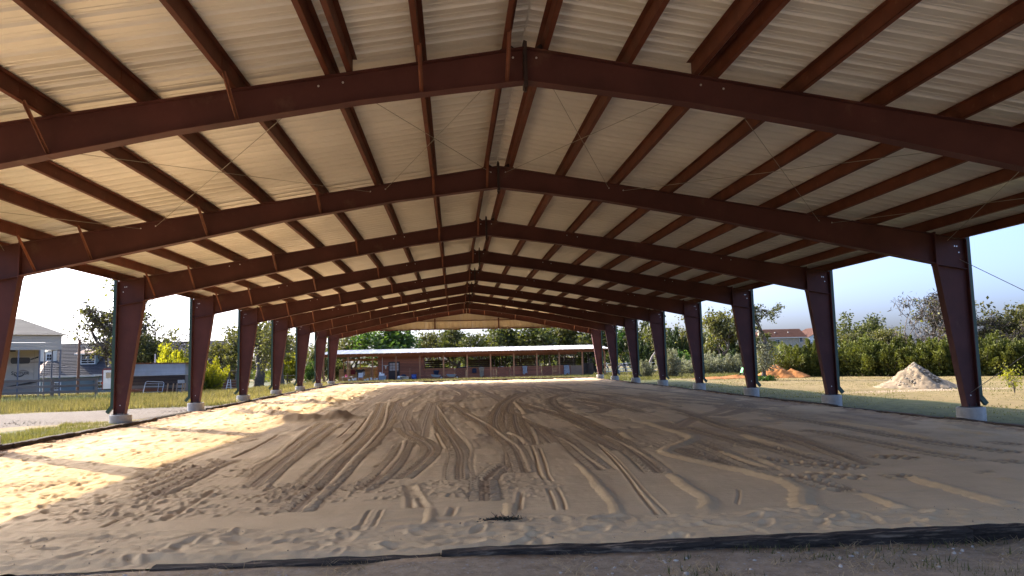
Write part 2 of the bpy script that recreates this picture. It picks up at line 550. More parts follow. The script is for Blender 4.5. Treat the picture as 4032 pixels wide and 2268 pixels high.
gx = np.array([-330, -280, -230, -190, -160, -135, -115, -100, -88, -78, -70, -62, -56, -50] + spaced(-46, -22, 1.2) + spaced(-21.4, ARX0 - .10, .42) +
              spaced(ARX0 + .04, ARX1 - .04, .33) + spaced(ARX1 + .10, 24, .45) + spaced(24.8, 46, 1.2) + [50, 56, 62, 70, 78, 88, 100, 115, 135, 160, 190, 230, 280, 330])
gy_ = np.array([-25, -18, -12, -8, -5, -3, -1.5, 0, 1.0, 2.0] + spaced(2.6, ARY0 - .09, .16) + spaced(ARY0 + .03, ARY1 - .04, .62) + spaced(ARY1 + .09, 90, .8) +
               spaced(91.2, 126, 1.6) + [130, 136, 144, 154, 166, 180, 196, 214, 236, 262, 292, 330, 380, 430])
GX, GY = np.meshgrid(gx, gy_)
GZ = ground_z(GX, GY)
GZ += 0.03 * vnoise(gx, gy_, 3.1, 3.7, 3) + 0.018 * vnoise(gx, gy_, 1.1, 1.2, 4)
front_zone = (GY < 6.2) & (GY > 2.5)
GZ += np.where(front_zone, 0.016 * vnoise(gx, gy_, .45, .4, 5), 0)
inside = (GX > ARX0) & (GX < ARX1) & (GY > ARY0) & (GY < ARY1)
GZ = np.where(inside, -0.45, GZ)


def polydist(px, py, poly):
    best = np.full(np.shape(px), 1e9)
    for (ax, ay), (bx_, by_) in zip(poly[:-1], poly[1:]):
        dx, dy = bx_ - ax, by_ - ay
        t = np.clip(((px - ax) * dx + (py - ay) * dy) / (dx * dx + dy * dy), 0, 1)
        best = np.minimum(best, np.hypot(px - ax - t * dx, py - ay - t * dy))
    return best


DRIVE = [(-60, 19), (-30, 21.5), (-16, 24.5), (-12.5, 26.0), (-9, 27.5)]


def drive_mask(x, y):
    return 1 - sstep(2.6, 4.2, polydist(x, y, DRIVE))


at_drive = drive_mask(GX, GY)
at_dirt = np.maximum((1 - sstep(6.0, 9.0, GY)) * sstep(-14, -9, GX) * (1 - sstep(12, 18, GX)), np.exp(-((GX - 22.5) / 5.0) ** 2 - ((GY - 33.5) / 1.1) ** 2) * .8)
at_dirt = np.maximum(at_dirt, np.exp(-((GX - 21.8) / 2.6) ** 2 - ((GY - 57.5) / 1.6) ** 2) * .0)
at_green = np.clip(.5 + .55 * vnoise(gx, gy_, 9, 7, 21) + .25 * vnoise(gx, gy_, 2.5, 2.5, 22), 0, 1)
at_green = np.where((GX > 11) & (GX < 17.5), np.maximum(at_green, .75), at_green)  # strip by the right columns: roof's shadow put into the grass colour
at_green = np.where((GX > 17.5) & (GX < 60) & (GY < 60), at_green * .45, at_green)
at_green = np.where((GX < -9.2) & (GX > -11.5) & (GY < 21), np.maximum(at_green, .7), at_green)
ground_me = npmesh('ground', np.stack([GX, GY, GZ], -1).reshape(-1, 3), grid_faces(len(gx), len(gy_)), None, True,
                   {'drive': at_drive.ravel(), 'dirt': at_dirt.ravel(), 'green': at_green.ravel()})


def ground_material():
    m = bpy.data.materials.new('ground_cover')
    m.use_nodes = True
    N, L = m.node_tree.nodes, m.node_tree.links
    b = N['Principled BSDF']
    b.inputs['Roughness'].default_value = 0.95
    b.inputs['Specular IOR Level'].default_value = 0.2
    tc = N.new('ShaderNodeTexCoord')

    def noise(scale, detail=8, rough=.65, st=(1, 1, 1)):
        mp = N.new('ShaderNodeMapping')
        mp.inputs['Scale'].default_value = st
        L.new(tc.outputs['Object'], mp.inputs[0])
        n = N.new('ShaderNodeTexNoise')
        n.inputs['Scale'].default_value = scale
        n.inputs['Detail'].default_value = detail
        n.inputs['Roughness'].default_value = rough
        L.new(mp.outputs[0], n.inputs['Vector'])
        return n.outputs[0]

    def rng(v, a, b_):
        r = N.new('ShaderNodeMapRange')
        r.inputs['From Min'].default_value = a
        r.inputs['From Max'].default_value = b_
        L.new(v, r.inputs[0])
        return r.outputs[0]

    def mix(f, a, c):
        x = N.new('ShaderNodeMixRGB')
        L.new(f, x.inputs[0]) if not isinstance(f, float) else setattr(x.inputs[0], 'default_value', f)
        for k, v in ((1, a), (2, c)):
            if isinstance(v, tuple):
                x.inputs[k].default_value = (*v, 1)
            else:
                L.new(v, x.inputs[k])
        return x.outputs[0]

    def attr(n):
        a = N.new('ShaderNodeAttribute')
        a.attribute_name = n
        return a.outputs['Fac']

    def add(a, b_, k):
        x = N.new('ShaderNodeMath')
        x.operation = 'MULTIPLY_ADD'
        L.new(a, x.inputs[0])
        x.inputs[1].default_value = k
        L.new(b_, x.inputs[2])
        return x.outputs[0]

    dry = mix(rng(noise(2.2), .3, .7), (0.15, 0.112, 0.046), (0.27, 0.20, 0.088))
    grn = mix(rng(noise(3.0), .3, .7), (0.042, 0.050, 0.016), (0.105, 0.105, 0.038))
    gf = rng(add(noise(1.4, 8, .7), attr('green'), .9), .72, 1.12)
    grass = mix(gf, dry, grn)
    bare = mix(rng(noise(5.0), .35, .65), (0.13, 0.085, 0.055), (0.23, 0.165, 0.11))
    grass = mix(rng(noise(.55, 9, .7), .60, .72), grass, bare)
    grav = mix(rng(noise(9.0, 10, .8), .3, .7), (0.075, 0.058, 0.043), (0.20, 0.162, 0.122))
    df = rng(add(noise(1.8, 8, .7), attr('drive'), .9), .78, 1.0)
    colr = mix(df, grass, grav)
    dirt = mix(rng(noise(7.0, 10, .75), .3, .7), (0.21, 0.15, 0.09), (0.47, 0.35, 0.225))
    chips = mix(rng(noise(30.0, 4, .6), .60, .66), dirt, (0.36, 0.33, 0.29))
    tf = rng(add(noise(2.0, 8, .7), attr('dirt'), .9), .75, 1.0)
    colr = mix(tf, colr, chips)
    L.new(colr, b.inputs['Base Color'])
    bp = N.new('ShaderNodeBump')
    bp.inputs['Strength'].default_value = .7
    bp.inputs['Distance'].default_value = .05
    L.new(noise(14.0, 9, .75), bp.inputs['Height'])
    L.new(bp.outputs[0], b.inputs['Normal'])
    return m


ground_me.materials.append(ground_material())
struct(link('ground', ground_me))

# ------------------------------------------------------------------ arena sand: a height field with wheel tracks, windrows and hoof marks
TRACKS=[
([(-0.70,29.93),(-0.51,21.65),(-0.28,18.03),(-0.02,14.80),(0.09,12.72),(0.06,11.19),(0.06,10.07)],0.36,1),
([(-0.90,29.24),(-0.83,21.77),(-0.77,18.20),(-0.72,15.86)],0.36,0),
([(-0.13,28.11),(0.35,22.64),(0.74,18.60),(0.98,15.33),(1.05,13.40),(0.97,11.94),(0.89,10.45)],0.36,1),
([(-2.31,30.76),(-1.89,22.19),(-1.74,17.95),(-1.72,14.72),(-1.73,12.63),(-1.70,10.86),(-1.71,9.85),(-1.74,9.03),(-1.73,8.27)],0.4,1),
([(-2.88,30.23),(-2.32,22.36),(-2.06,17.25),(-2.00,13.91),(-1.98,12.04),(-1.92,10.43),(-1.97,9.67)],0.38,1),
([(-1.33,18.69),(-0.96,16.40),(-0.60,14.98),(-0.43,13.65),(-0.52,12.19),(-0.69,10.93),(-0.79,10.26)],0.36,1),
([(-0.99,15.09),(-0.97,13.00),(-1.00,11.44),(-1.09,10.33),(-1.22,9.51)],0.36,1),
([(-3.58,20.84),(-3.28,16.42),(-3.05,13.41),(-2.93,11.80),(-2.86,10.93)],0.42,1),
([(-3.18,20.34),(-3.05,17.06),(-2.89,14.16),(-2.80,12.37),(-2.68,10.79),(-2.63,10.06)],0.4,1),
([(-2.25,29.92),(-1.85,36.43),(-1.56,46.89),(-1.16,53.30)],0.4,0),
([(-3.01,31.11),(-3.17,37.22),(-2.99,46.04),(-2.28,54.25)],0.4,0),
([(-3.10,22.66),(-3.34,28.95),(-3.55,35.18),(-3.75,44.79)],0.4,0),
([(0.39,10.47),(0.37,9.73),(0.35,9.10),(0.33,8.47)],0.36,1),
([(0.71,11.38),(0.51,10.54),(0.39,9.90)],0.3,1),
([(3.64,35.46),(2.64,31.67),(2.01,27.06),(1.64,22.58),(1.78,19.22),(2.10,15.90),(2.16,14.16),(2.12,12.48),(2.10,11.39),(2.06,10.38)],0.36,1),
([(1.05,14.89),(1.07,13.07),(1.03,11.66),(0.98,10.43)],0.34,1),
([(5.31,34.40),(4.11,30.83),(3.52,27.02),(3.31,22.86),(3.31,19.01),(3.24,16.55),(3.15,14.46),(3.00,12.54),(2.89,11.19),(2.76,10.01)],0.38,1),
([(2.71,16.46),(2.70,14.59),(2.72,13.44),(2.72,12.54)],0.34,1),
([(2.18,29.25),(2.62,24.25),(2.99,20.26),(3.08,16.88),(3.07,15.13)],0.34,1),
([(1.66,20.79),(1.64,17.66),(1.55,15.16),(1.47,13.80)],0.34,1),
([(1.86,17.30),(1.84,15.51),(1.81,14.07)],0.34,1),
([(7.05,19.86),(6.30,18.96),(5.25,16.99),(4.73,15.79)],0.36,0),
([(3.87,12.77),(3.87,12.00),(3.90,11.18),(3.89,10.36)],0.38,1),
([(4.47,13.47),(4.38,12.16),(4.27,10.96),(4.23,10.07),(4.31,9.89)],0.38,1),
([(5.02,18.02),(4.97,17.09),(4.83,16.28)],0.34,0),
([(6.61,22.43),(6.30,18.96),(5.97,16.16),(5.99,14.42),(5.96,13.03)],0.4,1),
([(5.17,16.44),(5.16,14.91),(5.16,13.45),(5.16,12.25)],0.36,1),
([(10.18,27.39),(9.19,24.16),(7.86,21.36),(6.92,19.91),(6.17,19.01)],0.4,0),
([(9.77,25.25),(9.30,22.87),(8.17,20.74),(7.18,19.39),(6.80,19.15)],0.4,0),
([(4.21,28.17),(4.68,26.79),(4.93,24.65),(4.79,23.26),(4.34,21.91),(3.94,21.15)],0.4,0),
([(4.87,30.40),(5.34,26.10),(5.43,22.44),(5.39,21.00)],0.4,1),
([(5.31,34.40),(6.85,33.41),(7.45,28.94),(6.90,23.42)],0.4,1),
([(6.50,28.59),(8.08,30.47),(9.12,27.99),(9.38,24.74)],0.42,1),
([(4.36,37.63),(6.36,36.28),(9.14,38.83)],0.42,0),
([(8.05,24.74),(8.42,22.70),(8.74,20.96),(8.79,19.14)],0.4,1),
([(8.17,27.67),(8.90,24.99),(9.50,22.77),(9.88,21.47)],0.4,1),
([(4.04,46.62),(5.24,40.06),(6.21,32.67),(6.48,29.49)],0.42,0),
([(8.35,47.54),(9.14,38.83),(9.80,31.54),(10.01,25.86)],0.42,0),
([(5.11,50.42),(6.00,41.19),(5.49,35.53)],0.42,0),
([(-0.77,52.97),(0.18,42.04),(0.52,36.18),(-0.09,29.62)],0.42,0),
([(0.75,51.68),(1.44,39.61),(1.89,30.24),(1.77,27.17)],0.42,0),
([(3.88,36.58),(2.62,32.68),(1.82,27.87),(1.25,22.26),(1.02,18.82),(0.97,16.52)],0.42,1),
([(1.75,22.06),(1.50,18.32),(1.37,15.66),(1.25,13.86)],0.4,1),
([(-2.00,27.62),(-1.47,22.46),(-1.12,19.26),(-0.94,17.41)],0.4,0),
([(-1.50,29.54),(-1.60,25.56),(-1.42,20.79)],0.4,0),
([(6.50,16.34),(6.55,14.66),(6.17,12.44),(5.89,10.80),(5.76,10.07)],0.38,1),
([(7.04,15.01),(7.34,14.28),(7.35,12.65),(7.32,11.28),(7.41,10.34),(7.53,10.22)],0.4,1),
([(8.36,19.36),(8.30,16.66),(8.25,14.60),(8.22,12.99),(8.29,11.83),(8.54,10.65)],0.4,1),
([(5.33,13.45),(5.34,11.99),(5.35,10.80),(5.50,9.79)],0.38,1),
([(4.56,11.29),(4.76,10.69),(5.07,10.25),(5.27,9.69)],0.38,1),
([(4.29,10.44),(4.39,10.06),(4.42,9.84)],0.36,1),
([(4.07,9.60),(4.38,9.19),(4.46,8.48),(4.67,8.39)],0.36,1),
([(4.50,9.71),(4.81,9.43),(5.25,9.09)],0.36,1),
([(6.19,11.00),(6.60,10.75),(6.86,10.48)],0.36,1),
([(5.62,9.44),(5.61,9.05),(5.64,8.86)],0.36,1),
([(9.15,12.31),(9.19,11.92),(9.27,11.55)],0.36,1),
([(7.72,10.32),(7.78,10.05),(7.76,9.69)],0.36,1),
([(6.79,9.38),(6.87,9.20),(6.97,9.13)],0.36,1),
([(-4.47,17.09),(-4.64,16.45),(-4.72,15.26),(-4.76,13.60),(-4.60,11.78),(-4.53,11.04)],0.4,1),
([(-4.11,12.74),(-4.12,11.77),(-4.16,10.96),(-4.20,10.09)],0.38,1),
([(-3.81,13.21),(-3.84,12.17),(-3.79,11.27),(-3.75,10.32),(-3.72,9.39)],0.38,1),
([(-4.82,16.29),(-4.80,17.43),(-4.62,18.15)],0.36,1),
([(-6.17,11.41),(-6.16,10.94),(-6.14,10.67)],0.36,1),
([(-5.55,11.47),(-5.67,10.83),(-5.72,10.18)],0.36,1),
]
RIDGES=[
([(4.62,17.84),(4.60,16.09),(4.63,14.86),(4.60,14.22),(4.25,13.54),(3.74,12.81),(3.47,12.26),(3.45,11.69),(3.66,10.87),(3.88,10.15),(4.03,9.43),(4.02,9.42),(4.08,9.03),(4.02,8.53),(3.81,8.04),(3.58,7.56),(3.64,7.36),(3.62,7.11)],0.085,0.17,1),
([(2.89,9.98),(2.83,9.18),(2.79,8.57),(2.79,8.23),(2.69,7.87),(2.52,7.55)],0.06,0.12,1),
([(1.84,11.15),(1.81,9.95),(1.77,9.10),(1.73,8.38),(1.64,7.45)],0.055,0.1,1),
([(0.60,8.42),(0.56,7.88),(0.52,7.46)],0.05,0.09,1),
([(-0.26,8.28),(-0.27,7.72),(-0.28,7.25)],0.04,0.08,1),
([(4.57,8.18),(4.51,7.63),(4.50,7.19),(4.61,7.03)],0.06,0.12,1),
([(5.80,9.10),(5.65,8.67),(5.67,8.25),(5.64,7.73),(5.64,7.39),(5.74,7.22)],0.075,0.17,1),
([(5.57,14.02),(5.67,12.96),(5.56,11.69),(5.70,11.13)],0.05,0.13,1),
([(8.54,16.57),(8.79,15.10),(8.58,13.19),(8.45,12.52)],0.07,0.2,1),
([(7.63,12.57),(7.57,11.37),(7.61,10.49)],0.05,0.13,1),
([(9.87,14.59),(9.91,13.44),(9.94,12.88)],0.06,0.2,1),
([(6.67,8.80),(6.73,8.43)],0.05,0.15,1),
([(4.60,11.35),(4.55,10.62),(4.49,9.82)],0.05,0.11,1),
([(5.75,14.50),(5.62,13.32),(5.58,12.29)],0.07,0.17,1),
([(6.80,29.31),(6.98,26.34),(7.01,23.08)],0.08,0.25,1),
([(3.75,18.84),(4.20,19.21),(4.95,19.89),(6.18,22.11),(6.36,20.15)],0.05,0.12,0),
([(3.54,15.68),(3.46,14.78),(3.39,14.18)],0.06,0.12,1),
([(0.39,19.74),(0.57,17.45),(0.62,16.14)],0.05,0.2,1),
([(-2.72,25.49),(-2.22,18.11),(-2.09,14.28),(-2.09,12.20),(-2.04,10.45)],0.05,0.1,0),
([(-2.52,28.56),(-1.87,20.22),(-1.73,15.95),(-1.69,12.90),(-1.65,10.95),(-1.63,9.29),(-1.65,8.31)],0.05,0.08,0),
([(-0.65,27.66),(-0.30,21.99),(-0.01,17.94),(0.23,15.35),(0.30,13.61),(0.24,11.86),(0.24,10.12)],0.035,0.07,0),
([(0.36,23.12),(0.81,18.90),(1.05,15.31),(1.16,13.71),(1.13,12.16),(1.06,10.51)],0.035,0.07,0),
([(-3.71,19.52),(-3.38,15.80),(-3.15,13.43),(-3.20,12.22)],0.06,0.1,0),
([(-1.02,15.51),(-0.95,13.31),(-1.01,11.56),(-1.04,10.70)],0.05,0.08,0),
([(2.28,28.40),(2.17,24.45),(2.07,21.92)],0.05,0.1,1),
([(1.16,16.46),(1.34,15.23),(1.35,14.02)],0.04,0.08,1),
([(1.81,17.60),(1.69,15.56),(1.55,13.78)],0.04,0.07,0),
([(2.10,15.21),(2.16,13.43),(2.13,12.04),(2.15,10.46)],0.035,0.07,0),
([(3.07,15.13),(3.10,13.33),(3.05,11.66),(2.94,10.07)],0.035,0.07,0),
([(4.38,12.16),(4.35,10.94),(4.37,10.03)],0.05,0.1,1),
([(-5.86,14.36),(-5.69,14.55),(-5.50,15.11)],0.06,0.12,0),
([(-6.19,13.13),(-5.97,13.62),(-5.76,14.33)],0.05,0.12,0),
]
GROOVES=[
([(2.64,13.83),(2.44,11.56),(2.26,9.66),(2.10,8.30),(2.01,7.36)],0.02,0.025),
([(2.63,13.47),(2.50,11.54),(2.33,9.73),(2.19,8.29),(2.13,7.39)],0.012,0.02),
([(1.41,13.82),(1.28,11.86),(1.17,10.49),(1.16,9.82)],0.02,0.025),
([(1.51,13.44),(1.35,11.33),(1.26,10.27),(1.25,9.67)],0.02,0.025),
([(1.13,9.24),(1.09,8.51),(1.04,7.84)],0.02,0.025),
([(1.25,9.29),(1.20,8.49),(1.14,7.83)],0.02,0.025),
([(3.36,8.75),(3.21,8.34),(3.05,7.98),(2.96,7.75)],0.012,0.02),
([(-0.65,9.88),(-0.53,8.99),(-0.47,8.26)],0.045,0.05),
([(-0.58,9.86),(-0.45,8.97),(-0.33,8.26)],0.045,0.05),
([(-0.91,8.35),(-0.93,7.89),(-0.92,7.30)],0.015,0.025),
([(-0.79,8.32),(-0.80,7.82),(-0.80,7.28)],0.015,0.025),
([(-0.01,8.29),(-0.04,8.00),(-0.08,7.73)],0.03,0.04),
([(0.79,9.08),(0.72,8.46),(0.65,7.92)],0.03,0.035),
([(-0.43,16.72),(-0.30,14.89),(-0.20,13.75)],0.02,0.03),
([(-2.76,21.29),(-2.59,18.24),(-2.54,16.42)],0.015,0.03),
([(-2.54,22.02),(-2.32,18.14),(-2.24,15.26)],0.015,0.03),
([(-3.53,8.41),(-3.52,8.09),(-3.53,7.81)],0.02,0.03),
([(-3.09,10.01),(-3.06,9.12),(-3.03,8.37),(-3.02,8.04)],0.03,0.05),
([(-4.07,17.71),(-3.92,15.41),(-3.86,13.37)],0.02,0.04),
]

SX = np.array(spaced(ARX0 + .03, -4.4, .028) + spaced(-4.386, 6.2, .0145) + spaced(6.225, ARX1 - .03, .028))
_y = [ARY0 + .02]
while _y[-1] < ARY1 - .03:
    _y.append(_y[-1] + .0040 * _y[-1])
SY = np.array(_y)
nxs, nys = len(SX), len(SY)
SXX, SYY = np.meshgrid(SX, SY)
H = 0.012 * vnoise(SX, SY, 2.3, 2.9, 31) + 0.006 * vnoise(SX, SY, .8, .9, 32)
far_amp = sstep(13, 30, SYY)
stripe = sstep(.1, .5, vnoise(SX, SY, 2.2, .9, 33))
H += (0.0050 * vnoise(SX, SY, 3.0, .075, 34) + 0.0035 * vnoise(SX, SY, 2.0, .04, 35)) * (.5 + stripe) * (1 - far_amp)
H += 0.0012 * vnoise(SX, SY, .05, .06, 36)
# farther off: long low drag marks of the leveller and passes of the tractor
H += (0.020 * vnoise(SX, SY, .34, 5.0, 37) + 0.016 * vnoise(SX, SY, 1.9, .65, 38) + .012 * vnoise(SX, SY, .16, 2.0, 39)) * (.15 + .85 * far_amp)
H += 0.011 * np.maximum(0, vnoise(SX, SY, .09, .13, 50)) * sstep(.0, .6, vnoise(SX, SY, 1.3, 2.3, 51)) * (.4 + .6 * far_amp)
DAMP = np.clip(.18 + .22 * vnoise(SX, SY, 1.5, 2.0, 40) + .30 * vnoise(SX, SY, .5, 1.2, 41), 0, 1) * .55
smooth_patch = sstep(.02, .16, vnoise(SX, SY, 1.7, 3.0, 42) + .5 * vnoise(SX, SY, .7, 1.3, 43) + .18 * vnoise(SX, SY, .2, .35, 56))
mid_amp = sstep(10, 17, SYY)
DAMP = DAMP * (1 - .6 * mid_amp) + mid_amp * (1 - smooth_patch) * np.clip(.50 + .35 * vnoise(SX, SY, .35, 2.2, 55), 0, 1)
H += mid_amp * (1 - smooth_patch) * (.010 * vnoise(SX, SY, .12, .5, 57) - .012)
CREST = np.zeros_like(H)


def catmull(pts, step):
    P = np.array(pts, dtype=float)
    P = np.vstack([2 * P[0] - P[1], P, 2 * P[-1] - P[-2]])
    out = []
    for i in range(1, len(P) - 2):
        n = max(2, int(np.linalg.norm(P[i + 1] - P[i]) / step))
        t = np.linspace(0, 1, n, endpoint=False)[:, None]
        a, b_, c, d = P[i - 1], P[i], P[i + 1], P[i + 2]
        out.append(.5 * (2 * b_ + (c - a) * t + (2 * a - 5 * b_ + 4 * c - d) * t ** 2 + (3 * b_ - a - 3 * c + d) * t ** 3))
    out.append(P[-2][None, :])
    Q = np.vstack(out)
    s = np.concatenate([[0], np.cumsum(np.linalg.norm(np.diff(Q, axis=0), axis=1))])
    S = np.arange(0, s[-1], step)
    return np.stack([np.interp(S, s, Q[:, 0]), np.interp(S, s, Q[:, 1])], -1), S


def strip(pts, half, step=.013, tstep=.012):
    """Samples of a strip along a path: world x, y, arc length, offset."""
    Q, S = catmull(pts, step)
    T = np.gradient(Q, axis=0)
    T /= np.linalg.norm(T, axis=1)[:, None] + 1e-9
    Nn = np.stack([-T[:, 1], T[:, 0]], -1)
    t = np.arange(-half, half + 1e-6, tstep)
    X = Q[:, 0:1] + Nn[:, 0:1] * t
    Y = Q[:, 1:2] + Nn[:, 1:2] * t
    return X.ravel(), Y.ravel(), np.repeat(S, len(t)), np.tile(t, len(S)), S[-1]


def to_cells(X, Y):
    ix = np.searchsorted(SX, X) - 1
    iy = np.searchsorted(SY, Y) - 1
    ok = (ix >= 0) & (iy >= 0) & (ix < nxs - 1) & (iy < nys - 1) & (X > SX[0]) & (Y > SY[0])
    return ok, (iy * nxs + ix)[ok]


def splat(idx, *vals):
    cnt = np.bincount(idx, minlength=nxs * nys)
    sel = np.nonzero(cnt)[0]
    return sel, [np.bincount(idx, weights=v, minlength=nxs * nys)[sel] / cnt[sel] for v in vals]


Hf, Df, Cf = H.ravel(), DAMP.ravel(), CREST.ravel()
trng = np.random.default_rng(5)
for k, (pts, w, lug) in enumerate(TRACKS):
    ymax = max(p[1] for p in pts)
    X, Y, S, t, Lt = strip(pts, w * .72, .013 if ymax < 22 else .025, .011)
    a = np.abs(t) / (w / 2)
    ends = sstep(0, .25, S) * (1 - sstep(Lt - .12, Lt, S))
    wt = (1 - sstep(1.0, 1.38, a)) * ends
    pitch = .15 + .04 * trng.random()
    ph = (S + np.abs(t) * .55 + trng.random()) / pitch
    tri = np.abs((ph % 1.0) - .5) * 2
    band = sstep(.26, .42, a) * (1 - sstep(.95, 1.05, a))
    if not lug:
        band = band * .3
    dep = .009 + .006 * trng.random()
    rid = sstep(.3, .72, tri)
    hh = -dep + .046 * (rid - .35) * band + .010 * np.exp(-((a - 1.12) / .12) ** 2) * (.7 + .5 * np.sin(ph * 6.28)) + .006 * np.sin(a * 9.0) * (a < .35)
    ok, idx = to_cells(X, Y)
    dmp = .75 + .25 * trng.random()
    sel, (h_, w_, d_, m_) = splat(idx, hh[ok], wt[ok], (wt * (1 - sstep(.95, 1.2, a)))[ok], (dmp - .7 * rid * band)[ok])
    Hf[sel] = Hf[sel] * (1 - w_ * .85) + h_ * w_
    Df[sel] = Df[sel] * (1 - d_) + m_ * d_
for pts, hgt, w, tint in RIDGES:
    hgt, w = (hgt * .45, w * .78) if tint else (hgt * .16, w * .5)
    X, Y, S, t, Lt = strip(pts, w * 1.9, .014 if pts[0][1] < 25 else .03, .011)
    wob = .12 * w * np.sin(S * 7.3 + 1.0) + .08 * w * np.sin(S * 17.0)
    a = np.abs(t + wob * .6) / w
    hv = hgt * (.85 + .12 * np.sin(S * 3.1) + .08 * np.sin(S * 11.7 + 2 * np.sin(S * 5.0)) + .06 * np.sin(S * 29.0 + t * 40))
    a = a * (1 + .07 * np.sin(S * 23.0 + np.sign(t) * 2.0) + .05 * np.sin(S * 41.0 + np.sign(t)))
    prof = np.clip((1 - a) * 1.25, 0, .9) * hv
    ends = sstep(0, .2, S) * (1 - sstep(Lt - .2, Lt, S))
    ok, idx = to_cells(X, Y)
    sel, (h_, c_) = splat(idx, (prof * ends)[ok], ((a < 1.0) * ends)[ok])
    Hf[sel] = np.maximum(Hf[sel] * (1 - .7 * c_) + h_, Hf[sel] * (1 - c_))
    Df[sel] *= (1 - c_ * .9)
    if tint:
        Cf[sel] = np.maximum(Cf[sel], c_)
for pts, dp, w in GROOVES:
    dp = min(dp, .022)
    X, Y, S, t, Lt = strip(pts, w * 2.4, .012, .007)
    a = np.abs(t) / w
    prof = -dp * np.exp(-(a / .75) ** 2) + dp * .30 * np.exp(-((a - 1.5) / .5) ** 2)
    ends = sstep(0, .15, S) * (1 - sstep(Lt - .15, Lt, S))
    ok, idx = to_cells(X, Y)
    sel, (h_,) = splat(idx, (prof * ends)[ok])
    Hf[sel] += h_

H, DAMP, CREST = Hf.reshape(nys, nxs), Df.reshape(nys, nxs), Cf.reshape(nys, nxs)


def dents(n, x0, x1, y0, y1, r0, r1, d0, d1, asp=1.6, seed=1, edge=.5):
    """Hoof and boot prints: a hollow with a pushed-up rim."""
    r = np.random.default_rng(seed)
    for _ in range(n):
        cx, cy = r.uniform(x0, x1), r.uniform(y0, y1)
        rad, dp, an = r.uniform(r0, r1) * .85, r.uniform(d0, d1) * .7, r.uniform(0, math.pi)
        R_ = rad * asp * 2.0
        i0, i1 = np.searchsorted(SX, (cx - R_, cx + R_))
        j0, j1 = np.searchsorted(SY, (cy - R_, cy + R_))
        if i1 - i0 < 2 or j1 - j0 < 1:
            continue
        dx, dy = SX[i0:i1][None, :] - cx, SY[j0:j1][:, None] - cy
        u, v = (dx * math.cos(an) + dy * math.sin(an)) / (rad * asp), (-dx * math.sin(an) + dy * math.cos(an)) / rad
        q = u * u + v * v
        H[j0:j1, i0:i1] += -dp * np.exp(-q * 1.6) + dp * .42 * np.exp(-((np.sqrt(q) - 1.15) / .30) ** 2) * (1 + .9 * np.clip(u, -1, 1))


dents(110, -6, 7, 6.40, 7.30, .05, .12, .012, .034, 2.2, 1)
dents(430, -9, -3.1, 7.9, 13.2, .045, .085, .012, .030, 1.5, 2)
dents(230, -9, -4.3, 8.5, 15.5, .03, .11, .012, .055, 1.8, 22)
dents(230, -9, -4.6, 15.5, 27, .05, .14, .015, .055, 1.9, 23)
dents(300, -9, -4.2, 27, 48, .12, .24, .03, .07, 1.8, 24)
dents(190, -4.4, -1.9, 8.2, 10.2, .04, .075, .012, .028, 1.5, 3)
dents(190, -2.4, .75, 8.8, 10.1, .035, .065, .010, .025, 1.5, 4)
dents(80, .3, 1.3, 8.4, 11.6, .03, .06, .008, .020, 1.5, 5)
dents(260, -9, -5.0, 13, 24, .05, .10, .012, .032, 1.6, 6)
dents(130, 3.2, 7.2, 10.8, 14.2, .04, .08, .010, .024, 1.6, 7)
dents(260, 7.5, 11, 12, 26, .05, .10, .012, .025, 1.6, 8)
dents(420, -9, -3.5, 22, 45, .10, .20, .015, .035, 1.7, 9)
dents(300, -2, 11, 24, 45, .10, .20, .010, .022, 1.7, 10)
def churn(x0, x1, y0, y1, amp, seed):
    m_ = sstep(x0, x0 + .5, SXX) * (1 - sstep(x1 - .5, x1, SXX)) * sstep(y0, y0 + .4, SYY) * (1 - sstep(y1 - .5, y1, SYY))
    m_ = m_ * sstep(-.35, .35, vnoise(SX, SY, .7, .8, seed + 3) + .35)
    n_ = 1 - np.abs(vnoise(SX, SY, .115, .12, seed)) * 1.6
    n_ = n_ + .6 * (1 - np.abs(vnoise(SX, SY, .055, .06, seed + 1)) * 1.6)
    return amp * (n_ - .6) * m_, m_


for args in ((-9.3, -2.9, 7.7, 13.6, .007, 60), (-4.4, -1.7, 8.1, 10.6, .006, 64), (-2.6, .9, 8.6, 10.4, .006, 68), (.2, 1.5, 8.2, 11.9, .004, 72), (3.0, 7.4, 10.6, 14.6, .005, 76), (-9.3, -4.5, 9, 16, .009, 88), (-9.3, -4.8, 13, 30, .012, 80), (7.4, 11.2, 11, 30, .006, 84)):
    dh, cm = churn(*args)
    H += dh
    DAMP = np.clip(DAMP + cm * (.12 - dh * 18), 0, 1)
for cx, cy, r_, h_ in ((-6.87, 26.7, .55, .26), (-5.95, 25.3, .5, .16), (-4.7, 21.7, .38, .17), (-4.2, 21.9, .42, .15), (-3.5, 22.4, .5, .22), (-5.6, 31.6, .8, .22), (-6.2, 26.2, .3, .18), (-7.6, 25.6, .4, .15), (-5.2, 22.8, .3, .10)):
    q = ((SXX - cx) / (r_ * 1.35)) ** 2 + ((SYY - cy) / r_) ** 2
    H += h_ * np.exp(-q * 1.4) * (1 + .35 * vnoise(SX, SY, .23, .3, int(cx * 100) % 97 + 3))
